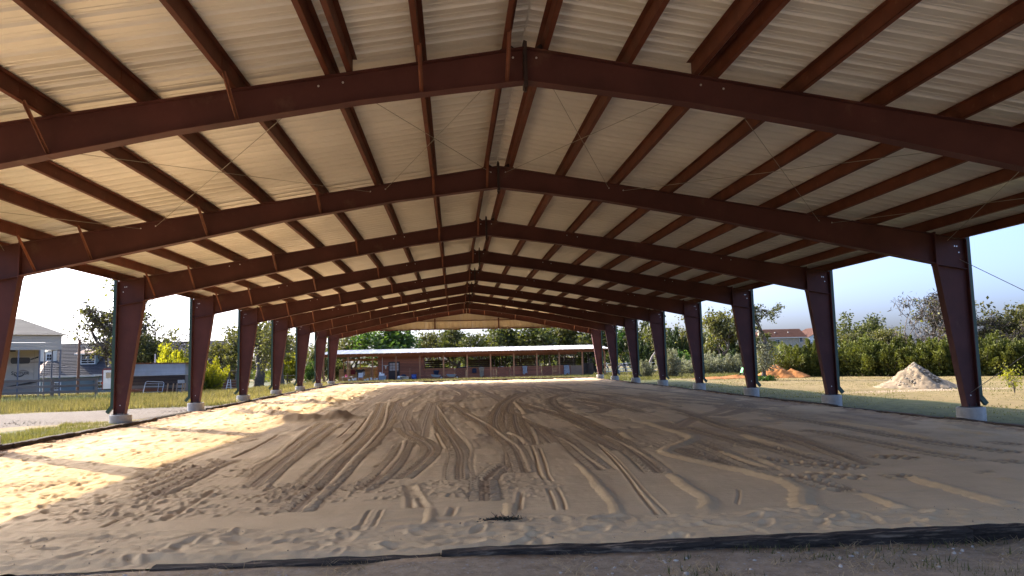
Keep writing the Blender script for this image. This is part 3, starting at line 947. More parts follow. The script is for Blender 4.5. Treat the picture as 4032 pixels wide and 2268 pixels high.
# the strip along the near timber is not levelled: it lies a little higher, loose and trodden, with a soft lip
lip = np.interp(SX, [-9.1, -3, -1, .5, 1.6, 2.7, 3.5, 4.6, 5.7, 11], [7.75, 7.55, 7.22, 7.55, 7.42, 7.33, 7.42, 7.02, 7.15, 7.3])[None, :] + .04 * vnoise(SX, SY, .6, 3, 44)
wst = 1 - sstep(-.02, .10, SYY - lip)
H = H + wst * (.024 + .013 * vnoise(SX, SY, .62, .22, 45) + .007 * vnoise(SX, SY, .27, .11, 46) + .006 * vnoise(SX, SY, .09, .05, 48) + .004 * vnoise(SX, SY, .045, .04, 54)) - .0
H -= .012 * np.exp(-((SYY - lip - .10) / .05) ** 2)
CREST = np.maximum(CREST, wst * (.12 + .3 * vnoise(SX, SY, .4, .2, 47)))
DAMP = DAMP * (1 - wst * .8)
edge = np.minimum.reduce([SXX - SX[0], SX[-1] - SXX, SY[-1] - SYY])
MULCH = np.clip(1 - sstep(.1, .8, SXX - SX[0] + .35 * vnoise(SX, SY, .4, .7, 49)), 0, 1) * (SYY > 10)
MULCH = np.maximum(MULCH, np.clip(1 - sstep(.05, .5, SX[-1] - SXX + .2 * vnoise(SX, SY, .3, .5, 52)), 0, 1) * .8)
H -= .04 * (1 - sstep(0, .22, SYY - SY[0])) * (1 - sstep(-1.5, 2.5, SXX))
H += .03 * (1 - sstep(0, .5, edge)) + MULCH * .015 * vnoise(SX, SY, .10, .16, 53)
sand_me = npmesh('sand_floor', np.stack([SXX, SYY, H], -1).reshape(-1, 3), grid_faces(nxs, nys), None, True,
                 {'damp': np.clip(DAMP, 0, 1).ravel(), 'crest': np.clip(CREST, 0, 1).ravel(), 'mulch': np.clip(MULCH, 0, 1).ravel()})


def sand_material():
    m = bpy.data.materials.new('arena_sand')
    m.use_nodes = True
    N, L = m.node_tree.nodes, m.node_tree.links
    b = N['Principled BSDF']
    b.inputs['Roughness'].default_value = 0.95
    b.inputs['Specular IOR Level'].default_value = 0.15
    tc = N.new('ShaderNodeTexCoord')

    def noise(scale, detail=6, rough=.6):
        n = N.new('ShaderNodeTexNoise')
        n.inputs['Scale'].default_value = scale
        n.inputs['Detail'].default_value = detail
        n.inputs['Roughness'].default_value = rough
        L.new(tc.outputs['Object'], n.inputs['Vector'])
        return n.outputs[0]

    def attr(n):
        a = N.new('ShaderNodeAttribute')
        a.attribute_name = n
        return a.outputs['Fac']

    def rng(v, a, b_, c=0.0, d=1.0):
        r = N.new('ShaderNodeMapRange')
        for k, x in (('From Min', a), ('From Max', b_), ('To Min', c), ('To Max', d)):
            r.inputs[k].default_value = x
        L.new(v, r.inputs[0])
        return r.outputs[0]

    def mix(f, a, c, mode='MIX'):
        x = N.new('ShaderNodeMixRGB')
        x.blend_type = mode
        L.new(f, x.inputs[0])
        for k, v in ((1, a), (2, c)):
            if isinstance(v, tuple):
                x.inputs[k].default_value = (*v, 1)
            else:
                L.new(v, x.inputs[k])
        return x.outputs[0]

    dry = mix(rng(noise(1.3), .3, .7), (0.60, 0.43, 0.235), (0.69, 0.50, 0.28))
    wet = mix(rng(noise(2.6), .3, .7), (0.325, 0.222, 0.122), (0.42, 0.295, 0.17))
    c = mix(rng(attr('damp'), .12, .95), dry, wet)
    c = mix(rng(attr('crest'), .1, 1.0, 0, .42), c, (0.58, 0.40, 0.205))
    mul = mix(rng(noise(16.0, 8, .8), .35, .65), (0.10, 0.045, 0.022), (0.34, 0.19, 0.10))
    mf = N.new('ShaderNodeMath')
    mf.operation = 'MULTIPLY'
    L.new(attr('mulch'), mf.inputs[0])
    L.new(rng(noise(5.0, 8, .75), .38, .56), mf.inputs[1])
    c = mix(mf.outputs[0], c, mul)
    g = mix(rng(noise(150.0, 3, .7), .2, .8), (0.80, 0.80, 0.80), (1.18, 1.18, 1.18))
    x = N.new('ShaderNodeMixRGB')
    x.blend_type = 'MULTIPLY'
    x.inputs[0].default_value = 1.0
    L.new(c, x.inputs[1])
    L.new(g, x.inputs[2])
    L.new(x.outputs[0], b.inputs['Base Color'])
    bp = N.new('ShaderNodeBump')
    bp.inputs['Strength'].default_value = .35
    bp.inputs['Distance'].default_value = .01
    L.new(noise(60.0, 6, .7), bp.inputs['Height'])
    L.new(bp.outputs[0], b.inputs['Normal'])
    return m


sand_me.materials.append(sand_material())
struct(link('sand_floor', sand_me))


def sand_z(x, y):
    i, j = int(np.clip(np.searchsorted(SX, x), 0, nxs - 1)), int(np.clip(np.searchsorted(SY, y), 0, nys - 1))
    return float(H[j, i])



# ------------------------------------------------------------------ timber border of the arena
def timber_mesh(L_, w, h, m, seed, axis):
    r = random.Random(seed)
    n = 18
    vs, fs = [], []
    cut = .012
    bow = r.uniform(-.02, .02)
    sag = [r.uniform(-.008, .008) + bow * math.sin(3.14 * i / n) for i in range(n + 1)]
    hum = [.004 * math.sin(i * .5 + seed) + r.uniform(-.003, .003) for i in range(n + 1)]
    for i in range(n + 1):
        u = -L_ / 2 + L_ * i / n
        jit = lambda s_: r.uniform(-s_, s_)
        ring = [(-w / 2, 0), (w / 2, 0), (w / 2, h - cut), (w / 2 - cut, h), (0, h + .004), (-w / 2 + cut, h), (-w / 2, h - cut)]
        for q, (a, z) in enumerate(ring):
            top = z > h * .6
            chip = -.022 * r.random() if (top and r.random() < .15) else 0
            aa, zz = a + jit(.008) + sag[i], z + (jit(.004) + chip + hum[i] if top else 0)
            vs.append((u, aa, zz) if axis == 'x' else (aa, u, zz))
    k = 7
    for i in range(n):
        for q in range(k):
            a, b_ = i * k + q, i * k + (q + 1) % k
            fs.append((a, b_, b_ + k, a + k) if axis == 'y' else (a, a + k, b_ + k, b_))
    fs.append(tuple(range(k)))
    fs.append(tuple(n * k + q for q in range(k - 1, -1, -1)))
    mb = MB()
    mb.add(vs, fs)
    return mb.mesh('timber', m)


def border(label, axis, fixed, a, b_, n, top, m, w=.16, h=.30, skip=()):
    t = thing('timber_border', label, 'timber edging', ((a + b_) / 2, fixed, 0) if axis == 'x' else (fixed, (a + b_) / 2, 0))
    L_ = (b_ - a) / n
    kinds = [timber_mesh(L_ - .014, w, h, m, 60 + i + (9 if axis == 'x' else 0), axis) for i in range(4)]
    r = random.Random(int(abs(fixed) * 100))
    for i in range(n):
        if i in skip:
            continue
        u = a + L_ * (i + .5) - (a + b_) / 2
        z = top(a + L_ * (i + .5)) - h + r.uniform(-.018, .018)
        off = r.uniform(-.025, .025)
        link('timber', kinds[i % 4], t, (u, off, z) if axis == 'x' else (off, u, z), (0, r.uniform(-.009, .009), r.uniform(-.012, .012)) if axis == 'x' else (r.uniform(-.004, .004), 0, r.uniform(-.004, .004)))
    return t


border('dark weathered timbers laid end to end along the near edge of the sand', 'x', ARY0 - .03, ARX0 - .08, ARX1 + .08, 9, lambda u: np.interp(u, [-9, -3, -1, 1, 6, 11], [-.005, .0, .012, .03, .055, .07]), TIMBER)
border('low timbers edging the sunlit left side of the sand', 'y', ARX0, ARY0 + .08, ARY1 - .1, 22, lambda u: .10, TIMBERY, skip=(7, 8))
border('dark low timbers edging the shaded right side of the sand by the lawn', 'y', ARX1, ARY0 + .08, ARY1 - .1, 22, lambda u: .055, TIMBERY)
border('timbers along the far end of the sand before the stable', 'x', ARY1, ARX0 - .08, ARX1 + .08, 9, lambda u: .10, TIMBER)


# ------------------------------------------------------------------ the covered arena (steel frame, purlins, roof sheets)
X0, HALF, ZEAVE, ZRIDGE = 1.02, 10.58, 4.08, 5.78
SLOPE = (ZRIDGE - ZEAVE) / HALF
BAY = 6.1
FY = [4.252, 9.626, 15.726, 21.826, 27.926, 34.026, 40.126, 46.226, 52.326, 57.70]
YC = 30.0
arena = thing('covered_arena', 'open sided riding arena with red oxide steel frames and a ribbed metal roof', 'riding arena', (X0, YC, 0))
ZB = 0.30                                             # top of the concrete piers


def ztop(d):
    """Top of the rafter at distance d from the ridge."""
    return ZRIDGE - SLOPE * d


def zbot(d):
    return ztop(d) - float(np.interp(d, [0, .5, 2.2, 4.6, 9.86], [.45, .43, .385, .42, .665]))


def flange(mb, pts, w, th, side):
    """Plate of width w (along Y) following a polyline in XZ, its thickness to one side."""
    for (xa, za), (xb, zb_) in zip(pts[:-1], pts[1:]):
        d = Vector((xb - xa, zb_ - za)).normalized()
        nrm = Vector((-d.y, d.x)) * th * side
        mb.prism_y([(xa, za), (xb, zb_), (xb + nrm.x, zb_ + nrm.y), (xa + nrm.x, za + nrm.y)], -w / 2, w / 2)


def column_mesh(s):
    mb = MB()
    xo, xi0, xi1 = s * HALF, s * (HALF - .275), s * (HALF - .72)
    zi = zbot(9.86)
    poly = [(xo, ZB + .02), (xo, ZEAVE - .02), (xi1, ztop(9.86) - .01), (xi1, zi), (xi0, ZB + .02)]
    mb.prism_y(poly if s < 0 else poly[::-1], -.006, .006)
    flange(mb, [(xo, ZB + .018), (xo, ZEAVE)], .20, .014, -s if s < 0 else -s)
    flange(mb, [(xi0, ZB + .018), (xi1, zi - .012)], .20, .014, s if s < 0 else s)
    flange(mb, [(xo, ZEAVE), (xi1, ztop(9.86))], .20, .012, s * -1 * -1)
    return mb.mesh('column', RED)


def rafter_mesh(s):
    mb = MB()
    ds = [9.845, 7.5, 6.0, 4.6, 3.4, 2.2, 1.0, .012]
    top = [(s * d, ztop(d)) for d in ds]
    bot = [(s * d, zbot(d)) for d in ds]
    poly = top + bot[::-1]
    mb.prism_y(poly if s < 0 else poly[::-1], -.006, .006)
    flange(mb, top, .20, .012, 1 if s < 0 else -1)
    flange(mb, bot, .20, .012, -1 if s < 0 else 1)
    return mb.mesh('rafter', RED)


colm = {s: column_mesh(s) for s in (-1, 1)}
rafm = {s: rafter_mesh(s) for s in (-1, 1)}
pier_me = MB().lathe([(.29, -.62), (.29, -.17), (.296, -.165), (.29, -.16), (.29, -.012), (.278, 0)], (0, 0, 0), 28).mesh('concrete_pier', CONC)
PURL = [.25, 1.40, 2.60, 3.80, 4.98, 6.14, 7.30, 8.46, 9.60]
BRACES = [.25, 1.40, 3.80, 6.14, 8.46]
brace_me, kplate, stiff_me, base_me, spout_me, sky_slot_me = {}, {}, {}, {}, {}, None
sky_slot_me = MB().lathe([(.001, -.012), (.015, -.012), (.015, .012), (.001, .012)], (0, 0, 0), 10).mesh('washer', ZINC_AND_SLOT)  # pale discs painted as sky light seen through slots in the steel


def angle_bar(p, q, a=.045):
    mb = MB()
    mb.bar(p, q, a, .006)
    d = (Vector(q) - Vector(p)).normalized()
    mb.bar(Vector(p) + Vector((0, 0, -.02)), Vector(q) + Vector((0, 0, -.02)), .006, a)
    return mb


for s in (-1, 1):
    for d in BRACES + [9.60]:
        low = zbot(min(d, 9.7)) + .03
        dd = d if d < 9.5 else 9.2
        lowd = s * (dd if d < 9.5 else 9.55)
        brace_me[(s, d)] = angle_bar((s * d, -.62, ztop(d) + .03), (lowd, -.03, low), .055).mesh('flange_brace', BRACE)
    zi = zbot(9.86)
    mb = MB()
    mb.box((s * 9.853, 0, (ztop(9.86) + zi) / 2), (.03, .205, ztop(9.86) - zi + .10))
    kplate[s] = mb.mesh('end_plate', RED)
    mb = MB()
    for yy in (-.05, .05):
        mb.prism_y([(s * HALF - s * .02, 3.40), (s * 9.87, zi - .02), (s * 9.87, zi - .034), (s * HALF - s * .02, 3.386)] if s < 0 else [(s * HALF - s * .02, 3.386), (s * 9.87, zi - .034), (s * 9.87, zi - .02), (s * HALF - s * .02, 3.40)], yy - .04, yy + .04)
    stiff_me[s] = mb.mesh('stiffener', RED)
    mb = MB().box((s * (HALF - .137), 0, ZB + .008), (.36, .25, .02))
    for ax in (-.08, .08):
        for ay in (-.06, .06):
            mb.lathe([(.014, 0), (.014, .07)], (s * (HALF - .137) + ax, ay, ZB + .015), 6)
    base_me[s] = mb.mesh('base_plate', BLACKST)
    mb = MB()
    mb.bar((s * (HALF + .068), -.02, 4.22), (s * (HALF + .068), -.02, .52), .10, .075, up=(0, 1, 0))
    mb.bar((s * (HALF + .060), -.02, .55), (s * (HALF + .21), -.02, .36), .10, .075, up=(0, 1, 0))
    spout_me[s] = mb.mesh('downspout', GREEN)
ridge_plate_me = MB().box((0, 0, ZRIDGE - .225), (.05, .20, .62)).box((0, 0, ZRIDGE + .10), (.03, .05, .06)).box((0, 0, ZRIDGE - .56), (.03, .05, .06)).mesh('ridge_plate', BLACKST)
ridge_clip_me = MB()
for s in (-1, 1):
    ridge_clip_me.prism_y([(s * .10, ZRIDGE - .01), (s * .40, ztop(.40) + .01), (s * .22, ztop(.22) + .12)] if s > 0 else [(s * .22, ztop(.22) + .12), (s * .40, ztop(.40) + .01), (s * .10, ZRIDGE - .01)], -.02, .02)
ridge_clip_me = ridge_clip_me.mesh('ridge_clip', BLACKST)


def sky_slot_discs(parent, pts):
    for x, z in pts:
        link('washer', sky_slot_me, parent, (x, 0, z), (math.pi / 2, 0, 0))


for fi, Y in enumerate(FY):
    yl = Y - YC
    last = fi == len(FY) - 1
    for s in (-1, 1):
        c = link('column', colm[s], arena, (0, yl, 0))
        link('base_plate', base_me[s], c)
        link('stiffener', stiff_me[s], c)
        if fi not in (2,) or s > 0:
            link('downspout', spout_me[s], c)
        link('concrete_pier', pier_me, arena, (s * (HALF - .15), yl, ZB), (0, 0, RNG.uniform(0, 6)))
        if not last and fi > 1:
            sky_slot_discs(c, [(s * (HALF - .17), ZEAVE - .16), (s * (HALF - .22), ZEAVE - .155), (s * (HALF - .13), ZEAVE - .30), (s * (HALF - .13), ZB + .26)])
        r = link('rafter', rafm[s], arena, (0, yl, 0))
        link('end_plate', kplate[s], r)
        if fi > 0:
            if s < 0 or last:
                for d in BRACES + [9.60]:
                    link('flange_brace', brace_me[(s, d)], r)
            sky_slot_discs(r, [(s * d, ztop(d) - .085) for d in (2.44, 2.76, 7.2, 7.5, .16)])
    if not last:
        link('ridge_plate', ridge_plate_me, arena, (0, yl, 0))
        link('ridge_clip', ridge_clip_me, arena, (0, yl, 0))


# purlins: one Z section per bay and line, resting on the rafters
def purlin_mesh(s, L_):
    mb = MB()
    w, h, th = .07, .205, .006
    mb.box((0, 0, h / 2), (th, L_, h))
    mb.box((s * (w / 2 - th / 2), 0, th / 2), (w, L_ - .002, th))
    mb.box((-s * (w / 2 - th / 2), 0, h - th / 2), (w, L_ - .002, th))
    mb.box((s * (w - th), 0, .012), (th, L_ - .004, .02))
    for e in (-1, 1):                                  # the lap over the frame
        mb.box((th, e * (L_ / 2 - .35), h / 2), (th, .7, h - .016))
    return mb.mesh('purlin', REDP)


pm = {(s, L_): purlin_mesh(s, L_) for s in (-1, 1) for L_ in (6.1, 5.374)}
for b_ in range(len(FY) - 1):
    L_ = 6.1 if 0 < b_ < 8 else 5.374
    ym = (FY[b_] + FY[b_ + 1]) / 2 - YC
    for s in (-1, 1):
        for d in PURL + ([2.32] if b_ == 0 else []):
            link('purlin', pm[(s, L_)], arena, (s * d, ym, ztop(d) + .014))
        mb = MB().box((s * (HALF - .03), 0, ZEAVE + .115), (.012, L_, .20)).box((s * (HALF - .075), 0, ZEAVE + .018), (.09, L_ - .004, .008)).box((s * (HALF - .075), 0, ZEAVE + .212), (.09, L_ - .004, .006))
        part('eave_strut', mb, REDP, arena, (0, ym, 0))
        mb = MB().box((s * (HALF + .075), 0, ZEAVE + .19), (.125, L_ + .002, .13))
        part('gutter', mb, GREEN, arena, (0, ym, 0))

# roof sheets: ribbed panels of 0.91 m, eave to ridge
NP = 59
RY0, RY1 = 4.02, 58.02
PW = (RY1 - RY0) / NP


def panel_profile(w):
    p = []
    for k in range(3):
        o = k * w / 3
        p += [(o, 0), (o + .10, 0), (o + .108, .007), (o + .122, .007), (o + .130, 0), (o + .176, 0), (o + .184, .007), (o + .198, .007), (o + .206, 0), (o + .222, 0), (o + .245, .036), (o + .275, .036), (o + w / 3 - .006, 0)]
    return p + [(w, 0)]


def panel_mesh(s):
    pr = panel_profile(PW)
    xs_ = [0.012, 3.6, 7.2, HALF + .05]
    vs = [(s * d, y - PW / 2, ztop(d) + .222 + z) for d in xs_ for y, z in pr]
    n = len(pr)
    fs = []
    for i in range(len(xs_) - 1):
        for k in range(n - 1):
            a = i * n + k
            fs.append((a, a + 1, a + 1 + n, a + n) if s < 0 else (a, a + n, a + 1 + n, a + 1))
    return MB().add(vs, fs).mesh('roof_panel', ROOFU)


panm = {s: panel_mesh(s) for s in (-1, 1)}
for k in range(NP):
    for s in (-1, 1):
        link('roof_panel', panm[s], arena, (0, RY0 + PW * (k + .5) - YC, 0))
cap = MB()
for s in (-1, 1):
    cap.prism_y([(0, ZRIDGE + .262), (s * .26, ztop(.26) + .264), (s * .26, ztop(.26) + .262), (0, ZRIDGE + .260)] if s > 0 else [(0, ZRIDGE + .260), (s * .26, ztop(.26) + .262), (s * .26, ztop(.26) + .264), (0, ZRIDGE + .262)], RY0 - YC, RY1 - YC)
part('ridge_cap', cap, ROOFU, arena)

# far gable: vertical sheets under the roof line, trims, girt and two struts
GZ0 = 4.15
yg = 57.97 - YC
w_g = .9144
ng = int(2 * HALF / w_g)
gx0 = -ng * w_g / 2
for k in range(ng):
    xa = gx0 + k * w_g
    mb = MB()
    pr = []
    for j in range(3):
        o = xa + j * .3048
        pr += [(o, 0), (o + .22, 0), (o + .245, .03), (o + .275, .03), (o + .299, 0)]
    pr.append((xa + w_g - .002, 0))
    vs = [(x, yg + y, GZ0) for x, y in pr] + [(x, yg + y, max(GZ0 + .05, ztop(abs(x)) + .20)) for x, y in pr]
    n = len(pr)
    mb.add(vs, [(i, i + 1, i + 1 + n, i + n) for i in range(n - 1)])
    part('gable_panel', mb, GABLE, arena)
part('gable_trim', MB().box((0, yg - .03, GZ0 - .03), (2 * HALF, .10, .07)), RED, arena)
part('gable_girt', MB().box((0, yg - .09, 4.78), (2 * 6.8, .07, .06)), RED, arena)
for x in (-2.48, 2.52):
    part('gable_strut', MB().box((x, yg - .12, (GZ0 + ztop(abs(x)) - .42) / 2), (.10, .12, ztop(abs(x)) - .42 - GZ0)), RED, arena)

# diagonal rods: in the roof plane and in the side walls of two bays
for b_ in (1, 7):
    ya, yb = FY[b_] - YC, FY[b_ + 1] - YC
    for s in (-1, 1):
        for d0, d1 in ((.16, 2.44), (2.76, 7.2), (7.5, 10.2)):
            for p, q in (((d0, ya), (d1, yb)), ((d1, ya), (d0, yb))):
                part('brace_rod', MB().tube([(s * p[0], p[1], ztop(p[0]) - .09), (s * q[0], q[1], ztop(q[0]) - .09)], .005, 6), ROD, arena)
        for za, zb_ in ((.62, 3.62), (3.62, .62)):
            part('brace_rod', MB().tube([(s * (HALF - .12), ya, za), (s * (HALF - .12), yb, zb_)], .007, 6), ROD, arena)


# ------------------------------------------------------------------ the stable beyond the far end
SF = 4.0 / 3.0                                       # enlargement about the camera


def sxz(x, z):
    """Stable coordinates scaled about the camera to its farther distance."""
    return x * SF, z * SF - .5233


SYF, SYW, SYB = 84.0, 85.3, 89.6                   # post line, stall fronts, back wall
SG = -0.36                                           # floor
stable = thing('horse_stable', 'long low wooden stable with tin lean-to roof, open stalls and red stained tack room', 'stable', (0, SYF, SG))
def sl(x, y, z): return (x, y - SYF, z - SG)
EZ = sxz(0, 2.40)[1]                                 # eave
HB, HT = sxz(0, 2.16)[1], sxz(0, 2.36)[1]            # header beam
POSTX = [-10.9, -10.02, -8.89, -6.85, -4.9, -2.9, -.9, 1.1, 3.09, 5.08, 7.06, 9.0, 11.0, 12.95]
for x in POSTX:
    bx('post', stable, sl(x * SF, SYF, (SG + HB) / 2), (.15, .15, HB - SG), POSTWOOD)
for a, b_ in zip(POSTX[1:-1], POSTX[2:]):
    bx('header_beam', stable, sl((a + b_) / 2 * SF, SYF, (HB + HT) / 2), ((b_ - a) * SF - .006, .12, HT - HB), STAIN)
bx('header_beam', stable, sl((POSTX[0] + POSTX[1]) / 2 * SF, SYF, (HB + HT) / 2), ((POSTX[1] - POSTX[0]) * SF - .006, .12, HT - HB), STAIN)
x0s, x1s = -11.05 * SF, 13.30 * SF
ZBK = 3.22
ra = math.atan2(ZBK - EZ, 6.9)
for i, x in enumerate(np.arange(x0s + .2, x1s, .61)):
    bx('roof_joist', stable, sl(x, 86.5, (EZ + ZBK) / 2 - .07), (.045, 6.85, .13), RAWWOOD if i % 3 else POSTWOOD, (ra, 0, 0))


def tin_panel(w, ln, m, amp=.012, pitch=.076, n=None):
    mb = MB()
    n = n or int(w / pitch * 4)
    xs_ = [w * k / n for k in range(n + 1)]
    zs = [amp * math.cos(2 * math.pi * x / pitch) for x in xs_]
    vs = [(x - w / 2, -ln / 2, z) for x, z in zip(xs_, zs)] + [(x - w / 2, ln / 2, z) for x, z in zip(xs_, zs)]
    mb.add(vs, [(k, k + 1, k + 2 + n, k + 1 + n) for k in range(n)])
    return mb.mesh('tin_panel', m)


wpan = (x1s - x0s) / 40
tp = tin_panel(wpan + .03, 7.0, TINROOF, .018, .15)
for k in range(40):
    link('roof_panel', tp, stable, sl(x0s + wpan * (k + .5), 86.6, (EZ + ZBK) / 2 + .035 + (k % 2) * .004), (ra, 0, 0))
bx('fascia_board', stable, sl((x0s + x1s) / 2, SYF - .62, EZ - .055), (x1s - x0s, .03, .11), STAIN)

# tack room: horizontal red boards, door with nine panes, conduit
tx0, tx1 = -6.5 * SF, -2.62 * SF
dx0, dx1 = -5.62 * SF, -4.66 * SF
dtop = sxz(0, 1.69)[1]
nb = 17
bh = (HB + .25 - SG) / nb
for k in range(nb):
    z = SG + bh * (k + .5)
    if z < dtop:
        bx('wall_board', stable, sl((tx0 + dx0) / 2, SYW, z), (dx0 - tx0 - .004, .03, bh - .012), STAIN)
        bx('wall_board', stable, sl((tx1 + dx1) / 2, SYW, z), (tx1 - dx1 - .004, .03, bh - .012), STAIN)
    else:
        bx('wall_board', stable, sl((tx0 + tx1) / 2, SYW, z), (tx1 - tx0, .03, bh - .012), STAIN)
bx('inner_wall', stable, sl((tx0 + tx1) / 2, SYW + .06, (SG + HB + .2) / 2), (tx1 - tx0, .05, HB + .2 - SG), DARKWOOD)
bx('side_wall', stable, sl(tx0 + .02, (SYW + SYB) / 2, (SG + HB + .2) / 2), (.04, SYB - SYW, HB + .2 - SG), STAIN)
bx('side_wall', stable, sl(tx1 - .02, (SYW + SYB) / 2, (SG + HB + .2) / 2), (.04, SYB - SYW, HB + .2 - SG), STAIN)
door = part('door', MB().box((0, 0, (dtop - SG) / 2), (dx1 - dx0 - .02, .05, dtop - SG - .01)), mat('dark_door_paint', (0.035, 0.018, 0.016), 0.5), stable, sl((dx0 + dx1) / 2, SYW, SG))
pw, ph = (dx1 - dx0 - .34) / 3, .27
for i in range(3):
    for j in range(3):
        part('pane', MB().box(((i - 1) * (pw + .03), -.03, 1.22 + j * (ph + .03)), (pw, .01, ph)), mat('door_pane_%d%d' % (i, j), (0.42, 0.36, 0.33), 0.25) if (i, j) == (0, 0) else MATS['door_pane_00'], door)
part('door_handle', MB().lathe([(.02, -.02), (.03, 0), (.02, .02)], (dx1 * .0 + .42, -.05, 1.0), 8), ZINC_AND_SLOT, door)
bx('conduit', stable, sl(-6.13 * SF, SYW - .04, 1.30), (.045, .045, 1.9), WHITE)

# stall fronts: boarded half walls, three doors with cross braces, dark back wall boards with gaps
hw = sxz(0, 1.02)[1]
DOORS = [(.0, 1.02), (3.62, 4.82), (7.55, 8.55)]
segs, xprev = [], -2.62
for a, b_ in DOORS:
    segs.append((xprev, a))
    xprev = b_
segs.append((xprev, 10.1))
nbd = 7
for a, b_ in segs:
    for k in range(nbd):
        h_ = (hw - SG) / nbd
        bx('stall_board', stable, sl((a + b_) / 2 * SF, SYW, SG + h_ * (k + .5)), ((b_ - a) * SF, .03, h_ - .012), STAIN)
    bx('stall_rail', stable, sl((a + b_) / 2 * SF, SYW - .01, hw + .02), ((b_ - a) * SF, .09, .05), POSTWOOD)
for a, b_ in DOORS:
    w = (b_ - a) * SF
    dr = part('stall_door', MB().box((0, 0, (hw - SG) / 2), (w - .03, .03, hw - SG - .06)), STAIN, stable, sl((a + b_) / 2 * SF, SYW - .01, SG + .03))
    for sgn in (-1, 1):
        part('cross_brace', MB().bar((-w / 2 + .06, -.03, .08 if sgn > 0 else hw - SG - .14), (w / 2 - .06, -.03 - .004 * sgn, hw - SG - .14 if sgn > 0 else .08), .02, .10, up=(0, 1, 0)), POSTWOOD, dr)
    for xx in (-w / 2 + .06, w / 2 - .06):
        part('door_stile', MB().box((xx, -.026, (hw - SG) / 2 - .03), (.09, .02, hw - SG - .08)), POSTWOOD, dr)
# uprights and back wall of the stalls
zb1 = 1.78
for (a, b_) in ((-2.62, -.55), (1.1, 3.3), (5.08, 7.05), (8.95, 10.6)):
    w = (b_ - a) * SF * 1.05
    xc = (a + b_) / 2 * SF * 1.05
    for k in range(9):
        h_ = (zb1 - SG) / 9
        bx('back_board', stable, sl(xc, SYB, SG + h_ * (k + .5)), (w, .03, h_ - (.05 if k in (4, 5, 6, 7) else .008)), DARKWOOD)
    for q in np.arange(-w / 2 + .1, w / 2, .19):
        bx('back_slat', stable, sl(xc + q, SYB + .15, zb1 + .22), (.035, .025, .44), GREYWOOD)
for x in (-1.35, -.45, .95, 2.15, 3.45, 3.9, 4.15, 4.4, 5.9, 7.15, 7.5, 7.8, 8.15, 8.45, 9.75, 10.4, 11.2, 11.6):
    bx('stall_post', stable, sl(x * SF * 1.03, SYW + 1.6 + (x * 7 % 3), (SG + HB + .3) / 2), (.12, .12, HB + .3 - SG), DARKWOOD)
bx('stall_header', stable, sl(4.0 * SF, SYW, HB - .12), (13.4 * SF, .06, .22), STAIN)
bx('plywood_panel', stable, sl(10.62 * SF, SYW - .03, (SG + hw) / 2), (1.0 * SF, .02, hw - SG - .02), PLY)
for a, b_, yy in ((-2.62, 11, SYB + .05),):
    bx('back_beam', stable, sl((a + b_) / 2 * SF, yy, 2.36), ((b_ - a) * SF, .10, .18), POSTWOOD)
bx('partition_wall', stable, sl(11.9 * SF, SYW + 2.0, .35), (1.7, .04, 1.4), DARKWOOD, (0, 0, .5))
# open tack bay on the left: pine half wall behind, light header
for k in range(9):
    bx('pine_board', stable, sl(-7.75 * SF, SYB - 1.0, SG + .17 * (k + .5)), (2.5 * SF, .03, .155), RAWWOOD)
for k in range(8):
    bx('pine_board', stable, sl(-9.6 * SF, SYB - 1.05, SG + .17 * (k + .5)), (1.1 * SF, .03, .155), RAWWOOD)
bx('pine_header', stable, sl(-8.1 * SF, SYB - 1.0, 2.05), (3.6 * SF, .05, .24), RAWWOOD)
for x in (-9.75, -9.2, -8.3):
    bx('pine_post', stable, sl(x * SF, SYB - 1.1, .95), (.13, .13, 2.6), RAWWOOD)
bx('pine_panel', stable, sl(-7.2 * SF, SYW + 1.6, .42), (.34, .06, 1.5), RAWWOOD)


# things about the stable
def stand(name, label, cat, x, y, z=None, rz=0.0, group=None):
    return thing(name, label, cat, (x, y, gzf(x, y) if z is None else z), rz, group)


t = stand('storage_tub', 'grey plastic storage tub with white box on lid by tack room wall', 'tub', -5.98 * SF, 83.2, SG - .0)
part('tub_body', MB().add([(-.34, -.24, 0), (.34, -.24, 0), (.34, .24, 0), (-.34, .24, 0), (-.41, -.29, .52), (.41, -.29, .52), (.41, .29, .52), (-.41, .29, .52)], [(0, 3, 2, 1), (4, 5, 6, 7), (0, 1, 5, 4), (1, 2, 6, 5), (2, 3, 7, 6), (3, 0, 4, 7)]), GREYP, t)
part('tub_lid', MB().box((0, 0, .55), (.88, .64, .05)), GREYP, t)
t2 = tag(part('carton', MB().box((0, 0, .12), (.56, .36, .22)).box((-.16, .05, .30), (.2, .2, .14)), WHITE, None, (-6.03 * SF, 83.2, SG + .578)), 'white carton lying on the grey storage tub', 'box')
t = stand('plastic_drum', 'blue plastic drum beside the tack room boards', 'drum', -3.38 * SF, 83.4, SG)
part('drum_body', MB().lathe([(.27, 0), (.29, .03), (.29, .28), (.305, .30), (.29, .32), (.29, .55), (.28, .60), (.25, .62)], n=18), BLUEP, t, smooth=True)
part('drum_rim', MB().lathe([(.25, .60), (.295, .60), (.295, .64), (.25, .64)], n=18), BLUEP, t)
t = stand('shovel', 'wooden handled shovel leaning by the blue drum', 'shovel', -3.72 * SF, 83.5, SG)
part('handle', MB().tube([(0, 0, .25), (0, .1, 1.35)], .02, 6), RAWWOOD, t)
part('blade', MB().box((0, -.01, .15), (.2, .02, .28)), BLACK, t)
t = stand('feed_sacks', 'heap of crumpled feed sacks and rugs under the tack room wall', 'sack heap', -4.25 * SF, 83.2, SG)
